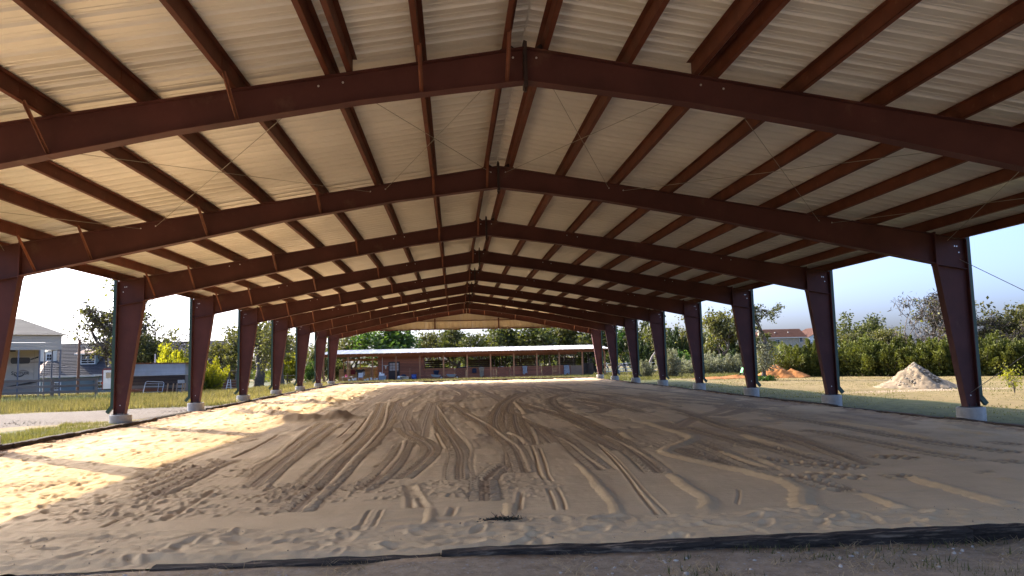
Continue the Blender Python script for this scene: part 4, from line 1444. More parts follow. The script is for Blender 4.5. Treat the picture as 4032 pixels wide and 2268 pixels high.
for i, (x, z, sx_, m_) in enumerate(((-.35, .14, .42, GREYP), (.15, .16, .46, TANCL), (-.05, .36, .42, TANCL), (.38, .30, .26, TANCL), (0, .52, .3, DARKCL), (-.45, .35, .24, WHITE))):
    bm = bmesh.new()
    bmesh.ops.create_icosphere(bm, subdivisions=2, radius=1)
    rr = random.Random(i)
    for v in bm.verts:
        v.co = Vector((v.co.x * sx_, v.co.y * .26, v.co.z * .16)) * (1 + rr.uniform(-.14, .14))
    me = bpy.data.meshes.new('sack')
    bm.to_mesh(me)
    bm.free()
    me.materials.append(m_)
    link('sack', me, t, (x, rr.uniform(-.1, .1), z), (0, 0, rr.uniform(-.4, .4)))
t = stand('folding_table', 'white folding table in the open tack bay', 'table', -9.0 * SF, 84.6, SG)
part('table_top', MB().box((0, 0, .50), (1.25, .6, .035)), WHITE, t)
for x in (-.52, .52):
    for y in (-.24, .24):
        part('leg', MB().tube([(x, y, 0), (x, y, .485)], .016, 6), GALV, t)
t = stand('grooming_tote', 'pink grooming tote standing on the white table', 'tote', -9.08 * SF, 84.6, SG + .518)
part('tote_body', MB().box((0, 0, .09), (.34, .2, .18)), PINK, t)
part('tote_handle', MB().tube([(-.15, 0, .17), (-.13, 0, .28), (.13, 0, .28), (.15, 0, .17)], .015, 6), PINK, t)
t = stand('western_saddle', 'dark leather saddle on its rack in the tack bay', 'saddle', -8.12 * SF, 86.5, SG)
sp = [(-.5, 0, .95), (-.42, 0, 1.28), (-.28, 0, 1.12), (0, 0, 1.05), (.3, 0, 1.12), (.42, 0, 1.30), (.52, 0, 1.1)]
part('seat', MB().tube(sp, [.07, .08, .17, .2, .17, .08, .05], 10), LEATHER, t, smooth=True)
part('fender', MB().box((-.05, -.19, .72), (.55, .05, .66)), LEATHER, t)
part('stirrup', MB().tube([(-.18, -.24, .45), (-.26, -.24, .2), (-.10, -.24, .2), (-.18, -.24, .45)], .025, 6), LEATHER, t)
part('saddle_blanket', MB().box((.12, -.16, .78), (.9, .03, .50)), GREYCL, t)
part('rack', MB().box((0, .05, .45), (.1, .1, .9)).box((0, .05, .03), (.6, .4, .05)), RAWWOOD, t)
t = tag(part('saddle_pad', MB().box((0, 0, 0), (.62, .05, .52)).box((.0, -.03, .22), (.3, .03, .12)), REDCL, None, (-8.95 * SF, SYB - 1.12, .62)), 'maroon saddle pad hung on the pine boards', 'saddle pad')
t = tag(part('halter_bundle', MB().tube([(0, 0, .25), (-.08, 0, 0), (.02, 0, -.32), (.1, 0, 0), (0, 0, .25)], .05, 6), DARKCL, None, (-9.62 * SF, SYB - 1.2, .75)), 'black halter hanging from a pine post', 'halter')
t = stand('camp_chair', 'folding camp chair with white back and blue seat', 'chair', -7.88 * SF, 84.2, SG)
part('seat', MB().box((0, 0, .40), (.5, .46, .04)), BLUEP, t)
part('backrest', MB().box((0, .24, .68), (.52, .04, .50)), WHITE, t)
for x in (-.24, .24):
    part('leg', MB().tube([(x, -.24, 0), (x, .26, .9)], .015, 6), GALV, t)
    part('leg', MB().tube([(x, .24, 0), (x, -.24, .42)], .015, 6), GALV, t)
bl = [(-8.72, 'white bucket below the folding table'), (-8.42, 'white bucket right of the table leg'), (-8.25, 'white bucket standing next to the camp chair'), (-7.42, 'white tub with yellow print near the pine panel'), (-7.22, 'white tub standing right of the yellow printed one'), (-6.95, 'white tub with green label left of the post'), (-6.62, 'short white tub by the tack room corner'), (-6.45, 'white jug against the tack room corner')]
for i, (x, lb) in enumerate(bl):
    t = stand('bucket', lb, 'bucket', x * SF, 83.3 + .2 * (i % 3), SG, 0, 'white buckets and tubs before the tack bay')
    hh = .24 + .08 * (i % 3)
    part('bucket_body', MB().lathe([(.10, 0), (.13, hh), (.135, hh)], n=12), WHITE, t)
    part('bucket_lid', MB().lathe([(.138, hh - .015), (.138, hh + .012), (.02, hh + .02)], n=12), mat('lid_yellow', (0.6, 0.5, 0.08), 0.4) if i == 3 else (MATS['lid_yellow'] if i in (4, 5) else WHITE), t)
t = tag(thing('cattle_skull', 'bleached cattle skull with horns on the red wall', 'skull', (-5.84 * SF, SYW - .08, 1.22)), 'bleached cattle skull with horns on the red wall', 'skull')
part('cranium', MB().add([(-.12, 0, .12), (.12, 0, .12), (.09, 0, -.1), (.045, 0, -.3), (-.045, 0, -.3), (-.09, 0, -.1), (-.09, -.1, .1), (.09, -.1, .1), (.06, -.1, -.1), (.03, -.08, -.28), (-.03, -.08, -.28), (-.06, -.1, -.1)],
                         [(0, 1, 7, 6), (1, 2, 8, 7), (2, 3, 9, 8), (3, 4, 10, 9), (4, 5, 11, 10), (5, 0, 6, 11), (6, 7, 8, 9, 10, 11), (5, 4, 3, 2, 1, 0)]), BONE, t)
for s in (-1, 1):
    part('horn', MB().tube([(s * .1, -.04, .1), (s * .24, -.05, .1), (s * .33, -.06, .2)], [.035, .028, .008], 7), BONE, t)


def hung_blanket(label, x, zt, w, h, m, seed, name='horse_blanket', y=SYW - .09):
    r = random.Random(seed)
    t = thing(name, label, 'blanket', (x, y, zt))
    nx_, nz_ = 12, 9
    V, Fc = [], []
    for side in (0, .035):
        for j in range(nz_ + 1):
            for i in range(nx_ + 1):
                u = i / nx_ - .5
                v = j / nz_
                wv = w * (1 - .25 * v + .12 * math.sin(v * 5 + seed))
                V.append((u * wv, -.05 * math.sin(u * 15 + seed) * (.3 + v) - .06 * v - side, -h * v * (1 + .12 * math.sin(u * 7 + seed))))
    n = (nx_ + 1) * (nz_ + 1)
    for j in range(nz_):
        for i in range(nx_):
            a = j * (nx_ + 1) + i
            Fc.append((a, a + 1, a + nx_ + 2, a + nx_ + 1))
            Fc.append((n + a, n + a + nx_ + 1, n + a + nx_ + 2, n + a + 1))
    part('cloth', MB().add(V, Fc), m, t, smooth=True)
    part('rail_hook', MB().tube([(-w * .3, .03, .02), (w * .3, .03, .02)], .018, 6), GALV, t)
    return t


hung_blanket('dark navy rug hung on the first stall front', -1.55 * SF, .62, .62, .62, DARKCL, 1)
hung_blanket('tan horse blanket draped on the stall front by a dark bag', 2.35 * SF, .86, .62, 1.05, TANCL, 2)
hung_blanket('grey and white blanket bunched on the stall front', 6.1 * SF, .88, .62, .85, GREYCL, 3)
hung_blanket('pale striped blanket hanging next to the plywood sheet', 9.75 * SF, .86, .75, 1.0, GREYCL, 4)
t = tag(part('feed_bag', MB().box((0, 0, 0), (.5, .2, .46)).box((0, 0, .26), (.36, .14, .08)), DARKCL, None, (1.72 * SF, SYW - .16, .48)), 'dark navy bag hung left of the tan blanket', 'bag')


def wheelbarrow(label, x, y, rz):
    t = stand('wheelbarrow', label, 'wheelbarrow', x, y, SG, rz)
    part('tray', MB().add([(-.35, -.22, .30), (.30, -.22, .25), (.30, .22, .25), (-.35, .22, .30), (-.55, -.34, .58), (.55, -.34, .50), (.55, .34, .50), (-.55, .34, .58)], [(0, 3, 2, 1), (0, 1, 5, 4), (1, 2, 6, 5), (2, 3, 7, 6), (3, 0, 4, 7)]), GREYP, t)
    for s in (-1, 1):
        part('handle', MB().tube([(.5, s * .1, .2), (-.2, s * .26, .28), (-1.0, s * .3, .52)], .02, 6), RAWWOOD, t)
        part('leg', MB().tube([(-.3, s * .25, .28), (-.42, s * .25, 0)], .015, 5), BLACK, t)
    w = part('wheel', MB().tube([(.62 + .17 * math.cos(a), 0, .19 + .17 * math.sin(a)) for a in np.linspace(0, 6.283, 14)], .04, 6, False), TYRE, t)
    part('rim', MB().box((.62, 0, .19), (.2, .04, .2)), GALV, w)
    return t


wheelbarrow('grey wheelbarrow before the first stall, left of the post', -1.55 * SF, 83.0, .1)
wheelbarrow('grey wheelbarrow lying below the first cross braced door', -.25 * SF, 82.9, -.1)
t = stand('steel_trough', 'grey blue round trough at the right end of the stable', 'trough', 13.75 * SF, 83.0, -.36)
part('trough_wall', MB().lathe([(.42, 0), (.44, .2), (.44, .58), (.40, .58), (.40, .1)], n=20), GREYP, t)
part('trough_rim', MB().tube([(.43 * math.cos(a), .43 * math.sin(a), .58) for a in np.linspace(0, 6.283, 21)], .02, 6, False), GALV, t)
# pipe pen to the right of the stable
t = thing('pipe_fence', 'white pipe rail fence between stable end and pasture', 'fence', (19.5, 86, -.36))
for i, x in enumerate(np.arange(-1.6, 9, 2.4)):
    part('fence_post', MB().tube([(x, 0, 0), (x, 0, 1.45)], .035, 8), GALV, t)
for z in (.35, .65, .95, 1.3):
    part('fence_rail', MB().tube([(-1.7, 0, z), (8.1, 0, z)], .022, 6), WHITE, t)


# ------------------------------------------------------------------ left side: fence, canopy with travel trailer, house, sheds
FP = [(-33.5, 42.5), (-30.3, 44.2), (-27.0, 46.2), (-24.6, 47.6), (-22.75, 49.2)]
t = thing('board_fence', 'grey weathered four board fence in front of the travel trailer', 'fence', (FP[3][0], FP[3][1], gzf(*FP[3])))
o = Vector(t.location)
for i, (x, y) in enumerate(FP):
    z = gzf(x, y)
    bx('fence_post', t, Vector((x, y, z + .66)) - o, (.13, .13, 1.36), GREYWOOD)
for (xa, ya), (xb, yb) in zip(FP[:-1], FP[1:]):
    za, zb_ = gzf(xa, ya), gzf(xb, yb)
    an = math.atan2(yb - ya, xb - xa)
    L_ = math.hypot(xb - xa, yb - ya)
    for k, h_ in enumerate((.20, .55, .90, 1.27)):
        if k == 0 and xa > -23:
            continue
        c = Vector(((xa + xb) / 2 + .08 * math.sin(an), (ya + yb) / 2 - .08 * math.cos(an), (za + zb_) / 2 + h_ + RNG.uniform(-.015, .015))) - o
        bx('fence_board', t, c, (L_ + .06, .03, .145), GREYWOOD, (0, -math.atan2(zb_ - za, L_) + RNG.uniform(-.008, .008), an))

# canopy over the trailer
cg = -.45
CROT = math.radians(35)
t = thing('metal_canopy', 'tall cream metal canopy with ribbed hip roof over the travel trailer', 'carport', (-27.4, 54, cg), CROT)
o = Vector((-27.5, 54, cg))
FX1, FX0, FYN, FYB = -27.50, -46.0, 54.0, 61.5
for x, y in [(-27.55, FYN), (-28.78, FYN), (-30.0, FYN), (-33.2, FYN), (-37, FYN), (-41, FYN), (-45, FYN), (-27.55, FYB), (-33.6, FYB), (-39, FYB), (-45, FYB), (-27.55, 57.7)]:
    bx('canopy_post', t, Vector((x, y, (3.05 + cg) / 2)) - o, (.09, .09, 3.05 - cg), CANPOST)
for k in range(4):
    z = 3.04 + .255 * (k + .5)
    bx('fascia_board', t, Vector(((FX0 + FX1) / 2, FYN - .03, z)) - o, (FX1 - FX0, .035, .243), CREAM)
    bx('fascia_board', t, Vector((FX1 - .02, (FYN + FYB) / 2, z)) - o, (.035, FYB - FYN - .08, .243), CREAM)
ea, ez = .28, 4.07
A = [Vector((FX1 + ea, FYN - ea, ez)), Vector((FX0 - ea, FYN - ea, ez)), Vector((FX0 - ea, FYB + ea, ez)), Vector((FX1 + ea, FYB + ea, ez))]
RG = [Vector((-29.6, 57.75, 5.40)), Vector((-41.5, 57.75, 5.40))]


def ribbed_slope(e0, e1, r0, r1, n, m, name, parent, org, th=.03):
    """Roof face from eave line e0-e1 up to ridge r0-r1 built of n courses, each a little proud of the one above."""
    for k in range(n):
        a, b_ = k / n, (k + 1) / n
        p = [e0.lerp(r0, a), e1.lerp(r1, a), e1.lerp(r1, b_), e0.lerp(r0, b_)]
        nr = (p[1] - p[0]).cross(p[3] - p[0])
        nr = nr.normalized() if nr.length > 1e-6 else Vector((0, 0, 1))
        if nr.z < 0:
            nr = -nr
        q = [p[0] + nr * th, p[1] + nr * th, p[2] + nr * .002, p[3] + nr * .002]
        mb = MB().add([v - org for v in p + q], [(3, 2, 1, 0), (4, 5, 6, 7), (0, 1, 5, 4), (1, 2, 6, 5), (2, 3, 7, 6), (3, 0, 4, 7)])
        part(name, mb, m, parent)


ribbed_slope(A[0], A[1], RG[0], RG[1], 16, CANROOF, 'roof_course', t, o)
ribbed_slope(A[2], A[3], RG[1], RG[0], 8, CANROOF, 'roof_course', t, o)
ribbed_slope(A[3], A[0], RG[0], RG[0] + Vector((.001, 0, 0)), 16, CANROOF, 'roof_course', t, o)
ribbed_slope(A[1], A[2], RG[1], RG[1] + Vector((.001, 0, 0)), 8, CANROOF, 'roof_course', t, o)

# the travel trailer
t = thing('travel_trailer', 'cream travel trailer with slide-out and dark oval window parked under the canopy', 'travel trailer', (-30.55, 57.2, cg), CROT)
t.scale = (.9, 1, 1)
o = Vector((-30.62, 57.3, cg))


def rounded_box(x0, x1, y0, y1, z0, z1, r=.12):
    mb = MB()
    prof = []
    for cx, cz, a0 in ((x1 - r, z1 - r, 0), (x0 + r, z1 - r, 90), (x0 + r, z0 + r, 180), (x1 - r, z0 + r, 270)):
        for k in range(4):
            a = math.radians(a0 + k * 30)
            prof.append((cx + r * math.cos(a), cz + r * math.sin(a)))
    return mb.prism_y(prof[::-1], y0, y1)


def pl(mb, org):
    mb.v = [tuple(Vector(v) - org) for v in mb.v]
    return mb


part('body', pl(rounded_box(-44, -30.62, 57.45, 59.9, .10, 3.5), o), RVW, t)
part('slide_out', pl(rounded_box(-33.05, -30.70, 57.0, 57.5, .98, 3.22, .06), o), RVW, t)
part('lower_panel', pl(MB().box((-37, 57.42, .45), (12.6, .06, .78)), o), TAN, t)
part('window', pl(rounded_box(-32.62, -31.30, 56.965, 57.0, 2.16, 2.60, .14), o), BLACK, t)
for z0, z1 in ((2.52, 2.62), (2.30, 2.26)):
    part('stripe', pl(MB().add([(-31.28, 56.985, z0 - .12), (-30.74, 56.985, z1 - .06), (-30.74, 56.985, z1 + .06), (-31.28, 56.985, z0 - .02), (-31.28, 56.998, z0 - .12), (-30.74, 56.998, z1 - .06), (-30.74, 56.998, z1 + .06), (-31.28, 56.998, z0 - .02)], [(0, 1, 2, 3), (7, 6, 5, 4), (0, 4, 5, 1), (1, 5, 6, 2), (2, 6, 7, 3), (3, 7, 4, 0)]), o), BLACK if z0 > 2.4 else TAN, t)
part('stripe', pl(MB().prism_y([(-33.6, .40), (-31.0, .84), (-30.66, .93), (-30.66, .80), (-31.2, .66)], 57.36, 57.385), o), BLACK, t)
part('slide_trim', pl(MB().box((-31.02, 56.99, 2.1), (.02, .012, 2.2)), o), TAN, t)
part('entry_light', pl(MB().box((-32.5, 56.97, 3.08), (.36, .05, .1)), o), BLACK, t)
for x in (-38.6, -37.6):
    w = part('wheel', pl(MB().tube([(x + .33 * math.cos(a), 57.55, -.10 + .33 * math.sin(a)) for a in np.linspace(0, 6.283, 18)], .11, 8, False), o), TYRE, t)
    part('rim', pl(MB().box((x, 57.5, -.10), (.36, .1, .36)), o), GALV, w)
for x in (-43.2, -31.6):
    part('support_jack', pl(MB().box((x, 58.2, -.17), (.09, .09, .56)), o), BLACK, t)
# lettering on the slide-out: a tall initial and small capitals over a crescent
for txt, size, x, z in (('S', .34, -32.55, 1.37), ('OLITUDE', .245, -32.37, 1.385)):
    cu = bpy.data.curves.new('lettering', 'FONT')
    cu.body = txt
    cu.size = size
    cu.extrude = .004
    cu.offset = .006
    cu.space_character = 1.02
    ob = bpy.data.objects.new('lettering_source', cu)
    COL.objects.link(ob)
    bpy.context.view_layer.update()
    dg = bpy.context.evaluated_depsgraph_get()
    me = bpy.data.meshes.new_from_object(ob.evaluated_get(dg))
    bpy.data.objects.remove(ob)
    me.materials.clear()
    me.materials.append(mat('dark_lettering', (0.05, 0.045, 0.05), 0.5) if 'dark_lettering' not in MATS else MATS['dark_lettering'])
    link('lettering', me, t, Vector((x, 56.982, z)) - o, (math.pi / 2, 0, 0))
cr = []
for a in np.linspace(math.radians(200), math.radians(338), 16):
    cr.append((-32.02 + .40 * math.cos(a), 1.53 + .34 * math.sin(a)))
for a in np.linspace(math.radians(330), math.radians(208), 14):
    cr.append((-32.02 + .36 * math.cos(a), 1.50 + .20 * math.sin(a)))
part('crescent_mark', pl(MB().prism_y(cr, 56.985, 56.994), o), MATS['dark_lettering'], t)
ct = []
for a in np.linspace(math.radians(20), math.radians(165), 14):
    ct.append((-31.74 + .36 * math.cos(a), 1.52 + .19 * math.sin(a)))
for a in np.linspace(math.radians(160), math.radians(25), 12):
    ct.append((-31.74 + .35 * math.cos(a), 1.49 + .12 * math.sin(a)))
part('crescent_mark', pl(MB().prism_y(ct[::-1], 56.985, 56.994), o), TAN, t)
t = tag(part('feed_hopper', MB().add([(-.12, -.12, .15), (.12, -.12, .15), (.12, .12, .15), (-.12, .12, .15), (-.42, -.42, .75), (.42, -.42, .75), (.42, .42, .75), (-.42, .42, .75)], [(0, 3, 2, 1), (4, 5, 6, 7), (0, 1, 5, 4), (1, 2, 6, 5), (2, 3, 7, 6), (3, 0, 4, 7)]).tube([(-.3, -.3, 0), (-.12, -.12, .3)], .03, 6).tube([(.3, -.3, 0), (.12, -.12, .3)], .03, 6).tube([(0, .35, 0), (0, .12, .3)], .03, 6), GREENP, None, (-31.6, 50.2, gzf(-31.6, 50.2))), 'bright green funnel shaped spreader behind the fence', 'spreader')

# the house
hg = -1.5
HX0, HX1, HY = -60.0, -34.0, 105.0
t = thing('ranch_house', 'blue grey house with dark shingle roof, dormer and stone chimney', 'house', (-47, HY + 4, hg))
o = Vector((-47, HY + 4, hg))
eav = .98
for k in range(12):
    z = hg + (eav - hg) * (k + .5) / 12
    bx('siding_board', t, Vector(((HX0 + HX1) / 2, HY, z)) - o, (HX1 - HX0, .10 + .02 * (k % 2), (eav - hg) / 12 - .012), SIDING)
bx('gable_wall', t, Vector((HX1 - .05, HY + 6.5, (hg + eav) / 2)) - o, (.1, 13, eav - hg), SIDING)
bx('back_wall', t, Vector(((HX0 + HX1) / 2, HY + 13, (hg + eav) / 2)) - o, (HX1 - HX0, .1, eav - hg), SIDING)
RZ = 5.48
ribbed_slope(Vector((HX1 + .5, HY - .5, eav)), Vector((HX0 - .5, HY - .5, eav)), Vector((HX1 + .5, HY + 6.5, RZ)), Vector((HX0 - .5, HY + 6.5, RZ)), 22, SHINGLE, 'shingle_course', t, o, .05)
ribbed_slope(Vector((HX0 - .5, HY + 13.5, eav)), Vector((HX1 + .5, HY + 13.5, eav)), Vector((HX0 - .5, HY + 6.5, RZ)), Vector((HX1 + .5, HY + 6.5, RZ)), 8, SHINGLE, 'shingle_course', t, o, .05)
part('gable_end', pl(MB().prism_x([(HY, eav), (HY + 13, eav), (HY + 6.5, RZ - .05)], HX1 - .12, HX1), o), SIDING, t)
part('gable_end', pl(MB().prism_x([(HY, eav), (HY + 13, eav), (HY + 6.5, RZ - .05)], HX0, HX0 + .12), o), SIDING, t)
bx('eave_trim', t, Vector(((HX0 + HX1) / 2, HY - .52, eav - .09)) - o, (HX1 - HX0 + 1, .05, .22), TRIM)
ch = part('chimney', pl(MB().box((-49.6, HY + 6.0, 5.2), (1.25, 1.0, 1.7)), o), STONE, t)
for k in range(5):
    for j in range(3):
        part('chimney_stone', pl(MB().box((-50.02 + j * .42 + (k % 2) * .05, HY + 5.48, 4.75 + k * .27), (.38, .06, .24)), o), STONE, ch)
part('chimney_cap', pl(MB().box((-49.6, HY + 6.0, 6.09), (.8, .8, .10)), o), STONE, ch)


def window(parent, org, xc, y, z0, z1, w, nx_, nz_, name='window'):
    wn_ = part(name, pl(MB().box((xc, y, (z0 + z1) / 2), (w, .05, z1 - z0)), org), WHITE, parent)
    pw_, ph_ = (w - .16) / nx_, (z1 - z0 - .16) / nz_
    for i in range(nx_):
        for j in range(nz_):
            part('pane', pl(MB().box((xc - w / 2 + .08 + pw_ * (i + .5), y - .03, z0 + .08 + ph_ * (j + .5)), (pw_ - .05, .02, ph_ - .05)), org), GLASS, wn_)
    return wn_


def dormer(xc, w, z0, z1, dep=3.4):
    y0 = HY + 1.6
    part('dormer_wall', pl(MB().box((xc, y0 + dep / 2, (z0 + z1) / 2 - .2), (w, dep, z1 - z0 + .4)), o), SIDING, t)
    window(t, o, xc, y0 - .03, z0 + .05, z1 - .05, w * .86, 2, 4)
    ribbed_slope(Vector((xc + w / 2 + .5, y0 - .55, z1)), Vector((xc - w / 2 - .5, y0 - .55, z1)), Vector((xc + w / 2 + .1, y0 + 1.6, z1 + .62)), Vector((xc - w / 2 - .1, y0 + 1.6, z1 + .62)), 5, mat('tan_and_sunlit_shingle', (0.36, 0.26, 0.20), 0.9, 0.0, 0.2, 6.0) if 'tan_and_sunlit_shingle' not in MATS else MATS['tan_and_sunlit_shingle'], 'dormer_course', t, o, .04)
    bx('dormer_trim', t, Vector((xc, y0 - .55, z1 - .05)) - o, (w + 1.0, .06, .16), TRIM)


dormer(-50.5, 2.25, 2.36, 3.86)
dormer(-45.6, 2.25, 2.36, 3.86)
# angled wing with hip roof towards the arena
part('wing_wall', pl(MB().add([(-57.6, 104.8, hg), (-53.4, 100.4, hg), (-48.9, 104.8, hg), (-57.6, 104.8, .9), (-53.4, 100.4, .9), (-48.9, 104.8, .9)], [(0, 1, 4, 3), (1, 2, 5, 4), (3, 4, 5), (2, 1, 0)]), o), SIDING, t)
ap = Vector((-54.9, 104.9, 2.95))
ribbed_slope(Vector((-53.4, 99.8, .86)), Vector((-58.2, 104.9, .86)), ap, ap + Vector((-.01, 0, 0)), 9, MATS['tan_and_sunlit_shingle'], 'wing_course', t, o, .05)  # sunlit face of the wing roof painted lighter than its shaded face
ribbed_slope(Vector((-48.2, 104.9, .86)), Vector((-53.4, 99.8, .86)), ap + Vector((.01, 0, 0)), ap, 9, SHINGLE, 'wing_course', t, o, .05)
part('wing_trim', pl(MB().bar((-58.2, 104.8, .80), (-53.4, 99.76, .80), .05, .2), o), TRIM, t)
part('wing_trim', pl(MB().bar((-53.4, 99.76, .80), (-48.2, 104.8, .80), .05, .2), o), TRIM, t)
part('upper_gable_wall', pl(MB().box((-57.0, HY + 2.6, 3.7), (3.6, .2, 1.7)), o), TRIM, t)
window(t, o, -56.1, HY + 2.45, 3.0, 4.0, .8, 2, 2)
an = math.atan2(4.4, -4.2)


def wing_window(x, y, z0, z1, w, ang):
    wn_ = link('window', MB().box((0, 0, (z0 + z1) / 2 - hg), (w, .06, z1 - z0)).mesh('window', WHITE), t, Vector((x, y, hg)) - o, (0, 0, ang))
    for i in range(2):
        for j in range(4):
            part('pane', MB().box(((i - .5) * (w - .2) / 2, -.04, z0 - hg + .1 + (z1 - z0 - .2) / 4 * (j + .5)), ((w - .2) / 2 - .05, .03, (z1 - z0 - .2) / 4 - .05)), GLASS, wn_)


wing_window(-54.55, 101.55, -1.05, .12, .95, math.radians(-46.3))
wing_window(-52.0, 101.72, -.95, .10, .90, math.radians(44.3))
window(t, o, -47.7, HY - .10, -.95, .10, 1.9, 3, 2)
bx('roof_vent', t, Vector((-50.0, HY + 4.6, 4.35)) - o, (.5, .3, .18), BLACK)
bx('roof_vent', t, Vector((-52.6, 103.2, 2.0)) - o, (.5, .3, .14), BLACK)

# utility pole and its wire
t = thing('utility_pole', 'brown wooden utility pole in front of the dark shingle roof', 'utility pole', (-30.6, 63, gzf(-30.6, 63)))
zb_ = gzf(-30.6, 63)
part('pole', MB().tube([(0, 0, 0), (.04, 0, 4.1 - zb_)], [.12, .10], 9), POLE, t)
part('insulator', MB().lathe([(.05, 0), (.06, .06), (.03, .12)], (.16, 0, 3.5 - zb_), 8), GALV, t)
part('wire', MB().tube([(.0, 0, 3.75 - zb_), (-1.7, -1.5, 3.55 - zb_), (-3.4, -3, 3.45 - zb_)], .012, 5), WIRE, t)

# horse trailer, rear doors towards the arena
tz = gzf(-31.6, 72)
t = thing('horse_trailer', 'white horse trailer with maroon trim and two windowed rear doors', 'horse trailer', (-31.6, 72, tz))
part('body', MB().box((0, 2.6, 1.32), (2.3, 5.0, 1.75)), WHITE, t)
part('roof', MB().prism_y([(-1.2, 2.2), (1.2, 2.2), (1.05, 2.34), (-1.05, 2.34)], .0, 5.2), MAROON, t)
for s in (-1, 1):
    d = part('rear_door', MB().box((s * .57, .06, 1.32), (1.1, .06, 1.72)), WHITE, t)
    part('door_window', MB().box((s * .57, .02, 1.72), (.62, .03, .52)), GLASS, d)
    part('door_bar', MB().box((s * .08, .0, 1.3), (.05, .05, 1.6)), GALV, d)
    part('corner_post', MB().box((s * 1.17, .08, 1.3), (.10, .12, 1.86)), MAROON, t)
    part('tail_lamp', MB().box((s * 1.17, .0, 1.0), (.08, .03, .16)), LIGHTP, t)
    for y in (2.5, 3.3):
        w = part('wheel', MB().tube([(s * 1.15, y + .27 * math.cos(a), .33 + .27 * math.sin(a)) for a in np.linspace(0, 6.283, 16)], .09, 6, False), TYRE, t)
        part('rim', MB().box((s * 1.18, y, .33), (.08, .3, .3)), GALV, w)
part('chassis', MB().box((0, 2.6, .40), (2.1, 4.9, .12)), BLACK, t)

# corrugated shed with a gate panel and pallets leaning on it
sz = gzf(-23, 60)
t = thing('tin_shed', 'low shed with shiny corrugated tin upper wall and dark boards below', 'shed', (-23.1, 60, sz))
L_, zt0, zt1, zm = 4.05, 2.0 - sz, 1.75 - sz, 1.02 - sz
for k in range(10):
    zz = zm + (zt0 - .05 - zm) * (k + .5) / 10
    part('tin_corrugation', MB().prism_x([(-.02, zz - .05), (-.055, zz - .02), (-.055, zz + .02), (-.02, zz + .05)], -L_ / 2, L_ / 2), TIN, t)
    part('tin_corrugation', MB().prism_y([(L_ / 2 + .02, zz - .05), (L_ / 2 + .055, zz - .02), (L_ / 2 + .055, zz + .02), (L_ / 2 + .02, zz + .05)], -.02, 2.6), TIN, t)
part('back_panel', MB().box((0, .04, zt0 / 2), (L_, .06, zt0 - .04)), DARKWOOD, t)
part('side_panel', MB().box((L_ / 2 - .02, 1.3, zt1 / 2), (.06, 2.55, zt1 - .04)), GREYWOOD, t)
part('side_panel', MB().box((-L_ / 2 + .02, 1.3, zt1 / 2), (.06, 2.55, zt1 - .04)), GREYWOOD, t)
part('roof', MB().add([(-L_ / 2 - .2, -.3, zt0 + .02), (L_ / 2 + .35, -.3, zt0 - .06), (L_ / 2 + .35, 2.9, zt1 - .1), (-L_ / 2 - .2, 2.9, zt1 - .06), (-L_ / 2 - .2, -.3, zt0 + .07), (L_ / 2 + .35, -.3, zt0 - .01), (L_ / 2 + .35, 2.9, zt1 - .05), (-L_ / 2 - .2, 2.9, zt1 - .01)], [(0, 3, 2, 1), (4, 5, 6, 7), (0, 1, 5, 4), (1, 2, 6, 5), (2, 3, 7, 6), (3, 0, 4, 7)]), RUST, t)
for k in range(6):
    h_ = zm / 6
    bx('wall_board', t, (-.02 * (k % 2), -.01, h_ * (k + .5)), (L_ - .04, .05, h_ - .02), [DARKWOOD, RUST, GREYWOOD][k % 3] if k < 4 else DARKWOOD)
bx('corner_block', t, (L_ / 2 - .28, -.02, .55), (.5, .12, 1.05), CONC)
part('stove_pipe', MB().tube([(-.75, 1.2, zt1), (-.75, 1.2, zt1 + 1.0)], .06, 8), GALV, t)
t = thing('gate_panel', 'bent pipe gate panel leaning on the tin shed', 'gate', (-23.35, 59.6, sz))
fr = [(-.75, 0, 0), (-.62, .2, .95), (-.5, .22, 1.02), (.68, .22, .94), (.76, .2, .86), (.68, 0, 0)]
part('gate_frame', MB().tube(fr, .03, 7), GALV, t)
for z, tl in ((.18, .02), (.62, -.03), (.84, -.04)):
    part('gate_rail', MB().tube([(-.72 + z * .1, .2 * z, z), (.7, .2 * z, z + tl)], .02, 6), GALV, t)
part('gate_stay', MB().tube([(.35, .02, .05), (.38, .18, .9)], .018, 6), GALV, t)
t = thing('wooden_pallet', 'wooden pallet leaning upright at the right end of the tin shed', 'pallet', (-21.7, 59.65, sz), 0)
for x in (-.62, -.2, .08, .5, .68):
    part('pallet_slat', MB().bar((x, 0, 0), (x + .04, .14, .82), .10, .02, up=(0, 1, 0)), RAWWOOD if x != .08 else PLY, t)
for z in (.08, .42, .76):
    part('pallet_stringer', MB().box((.03, .05 + .17 * z, z), (1.45, .05, .09)), DARKWOOD, t)

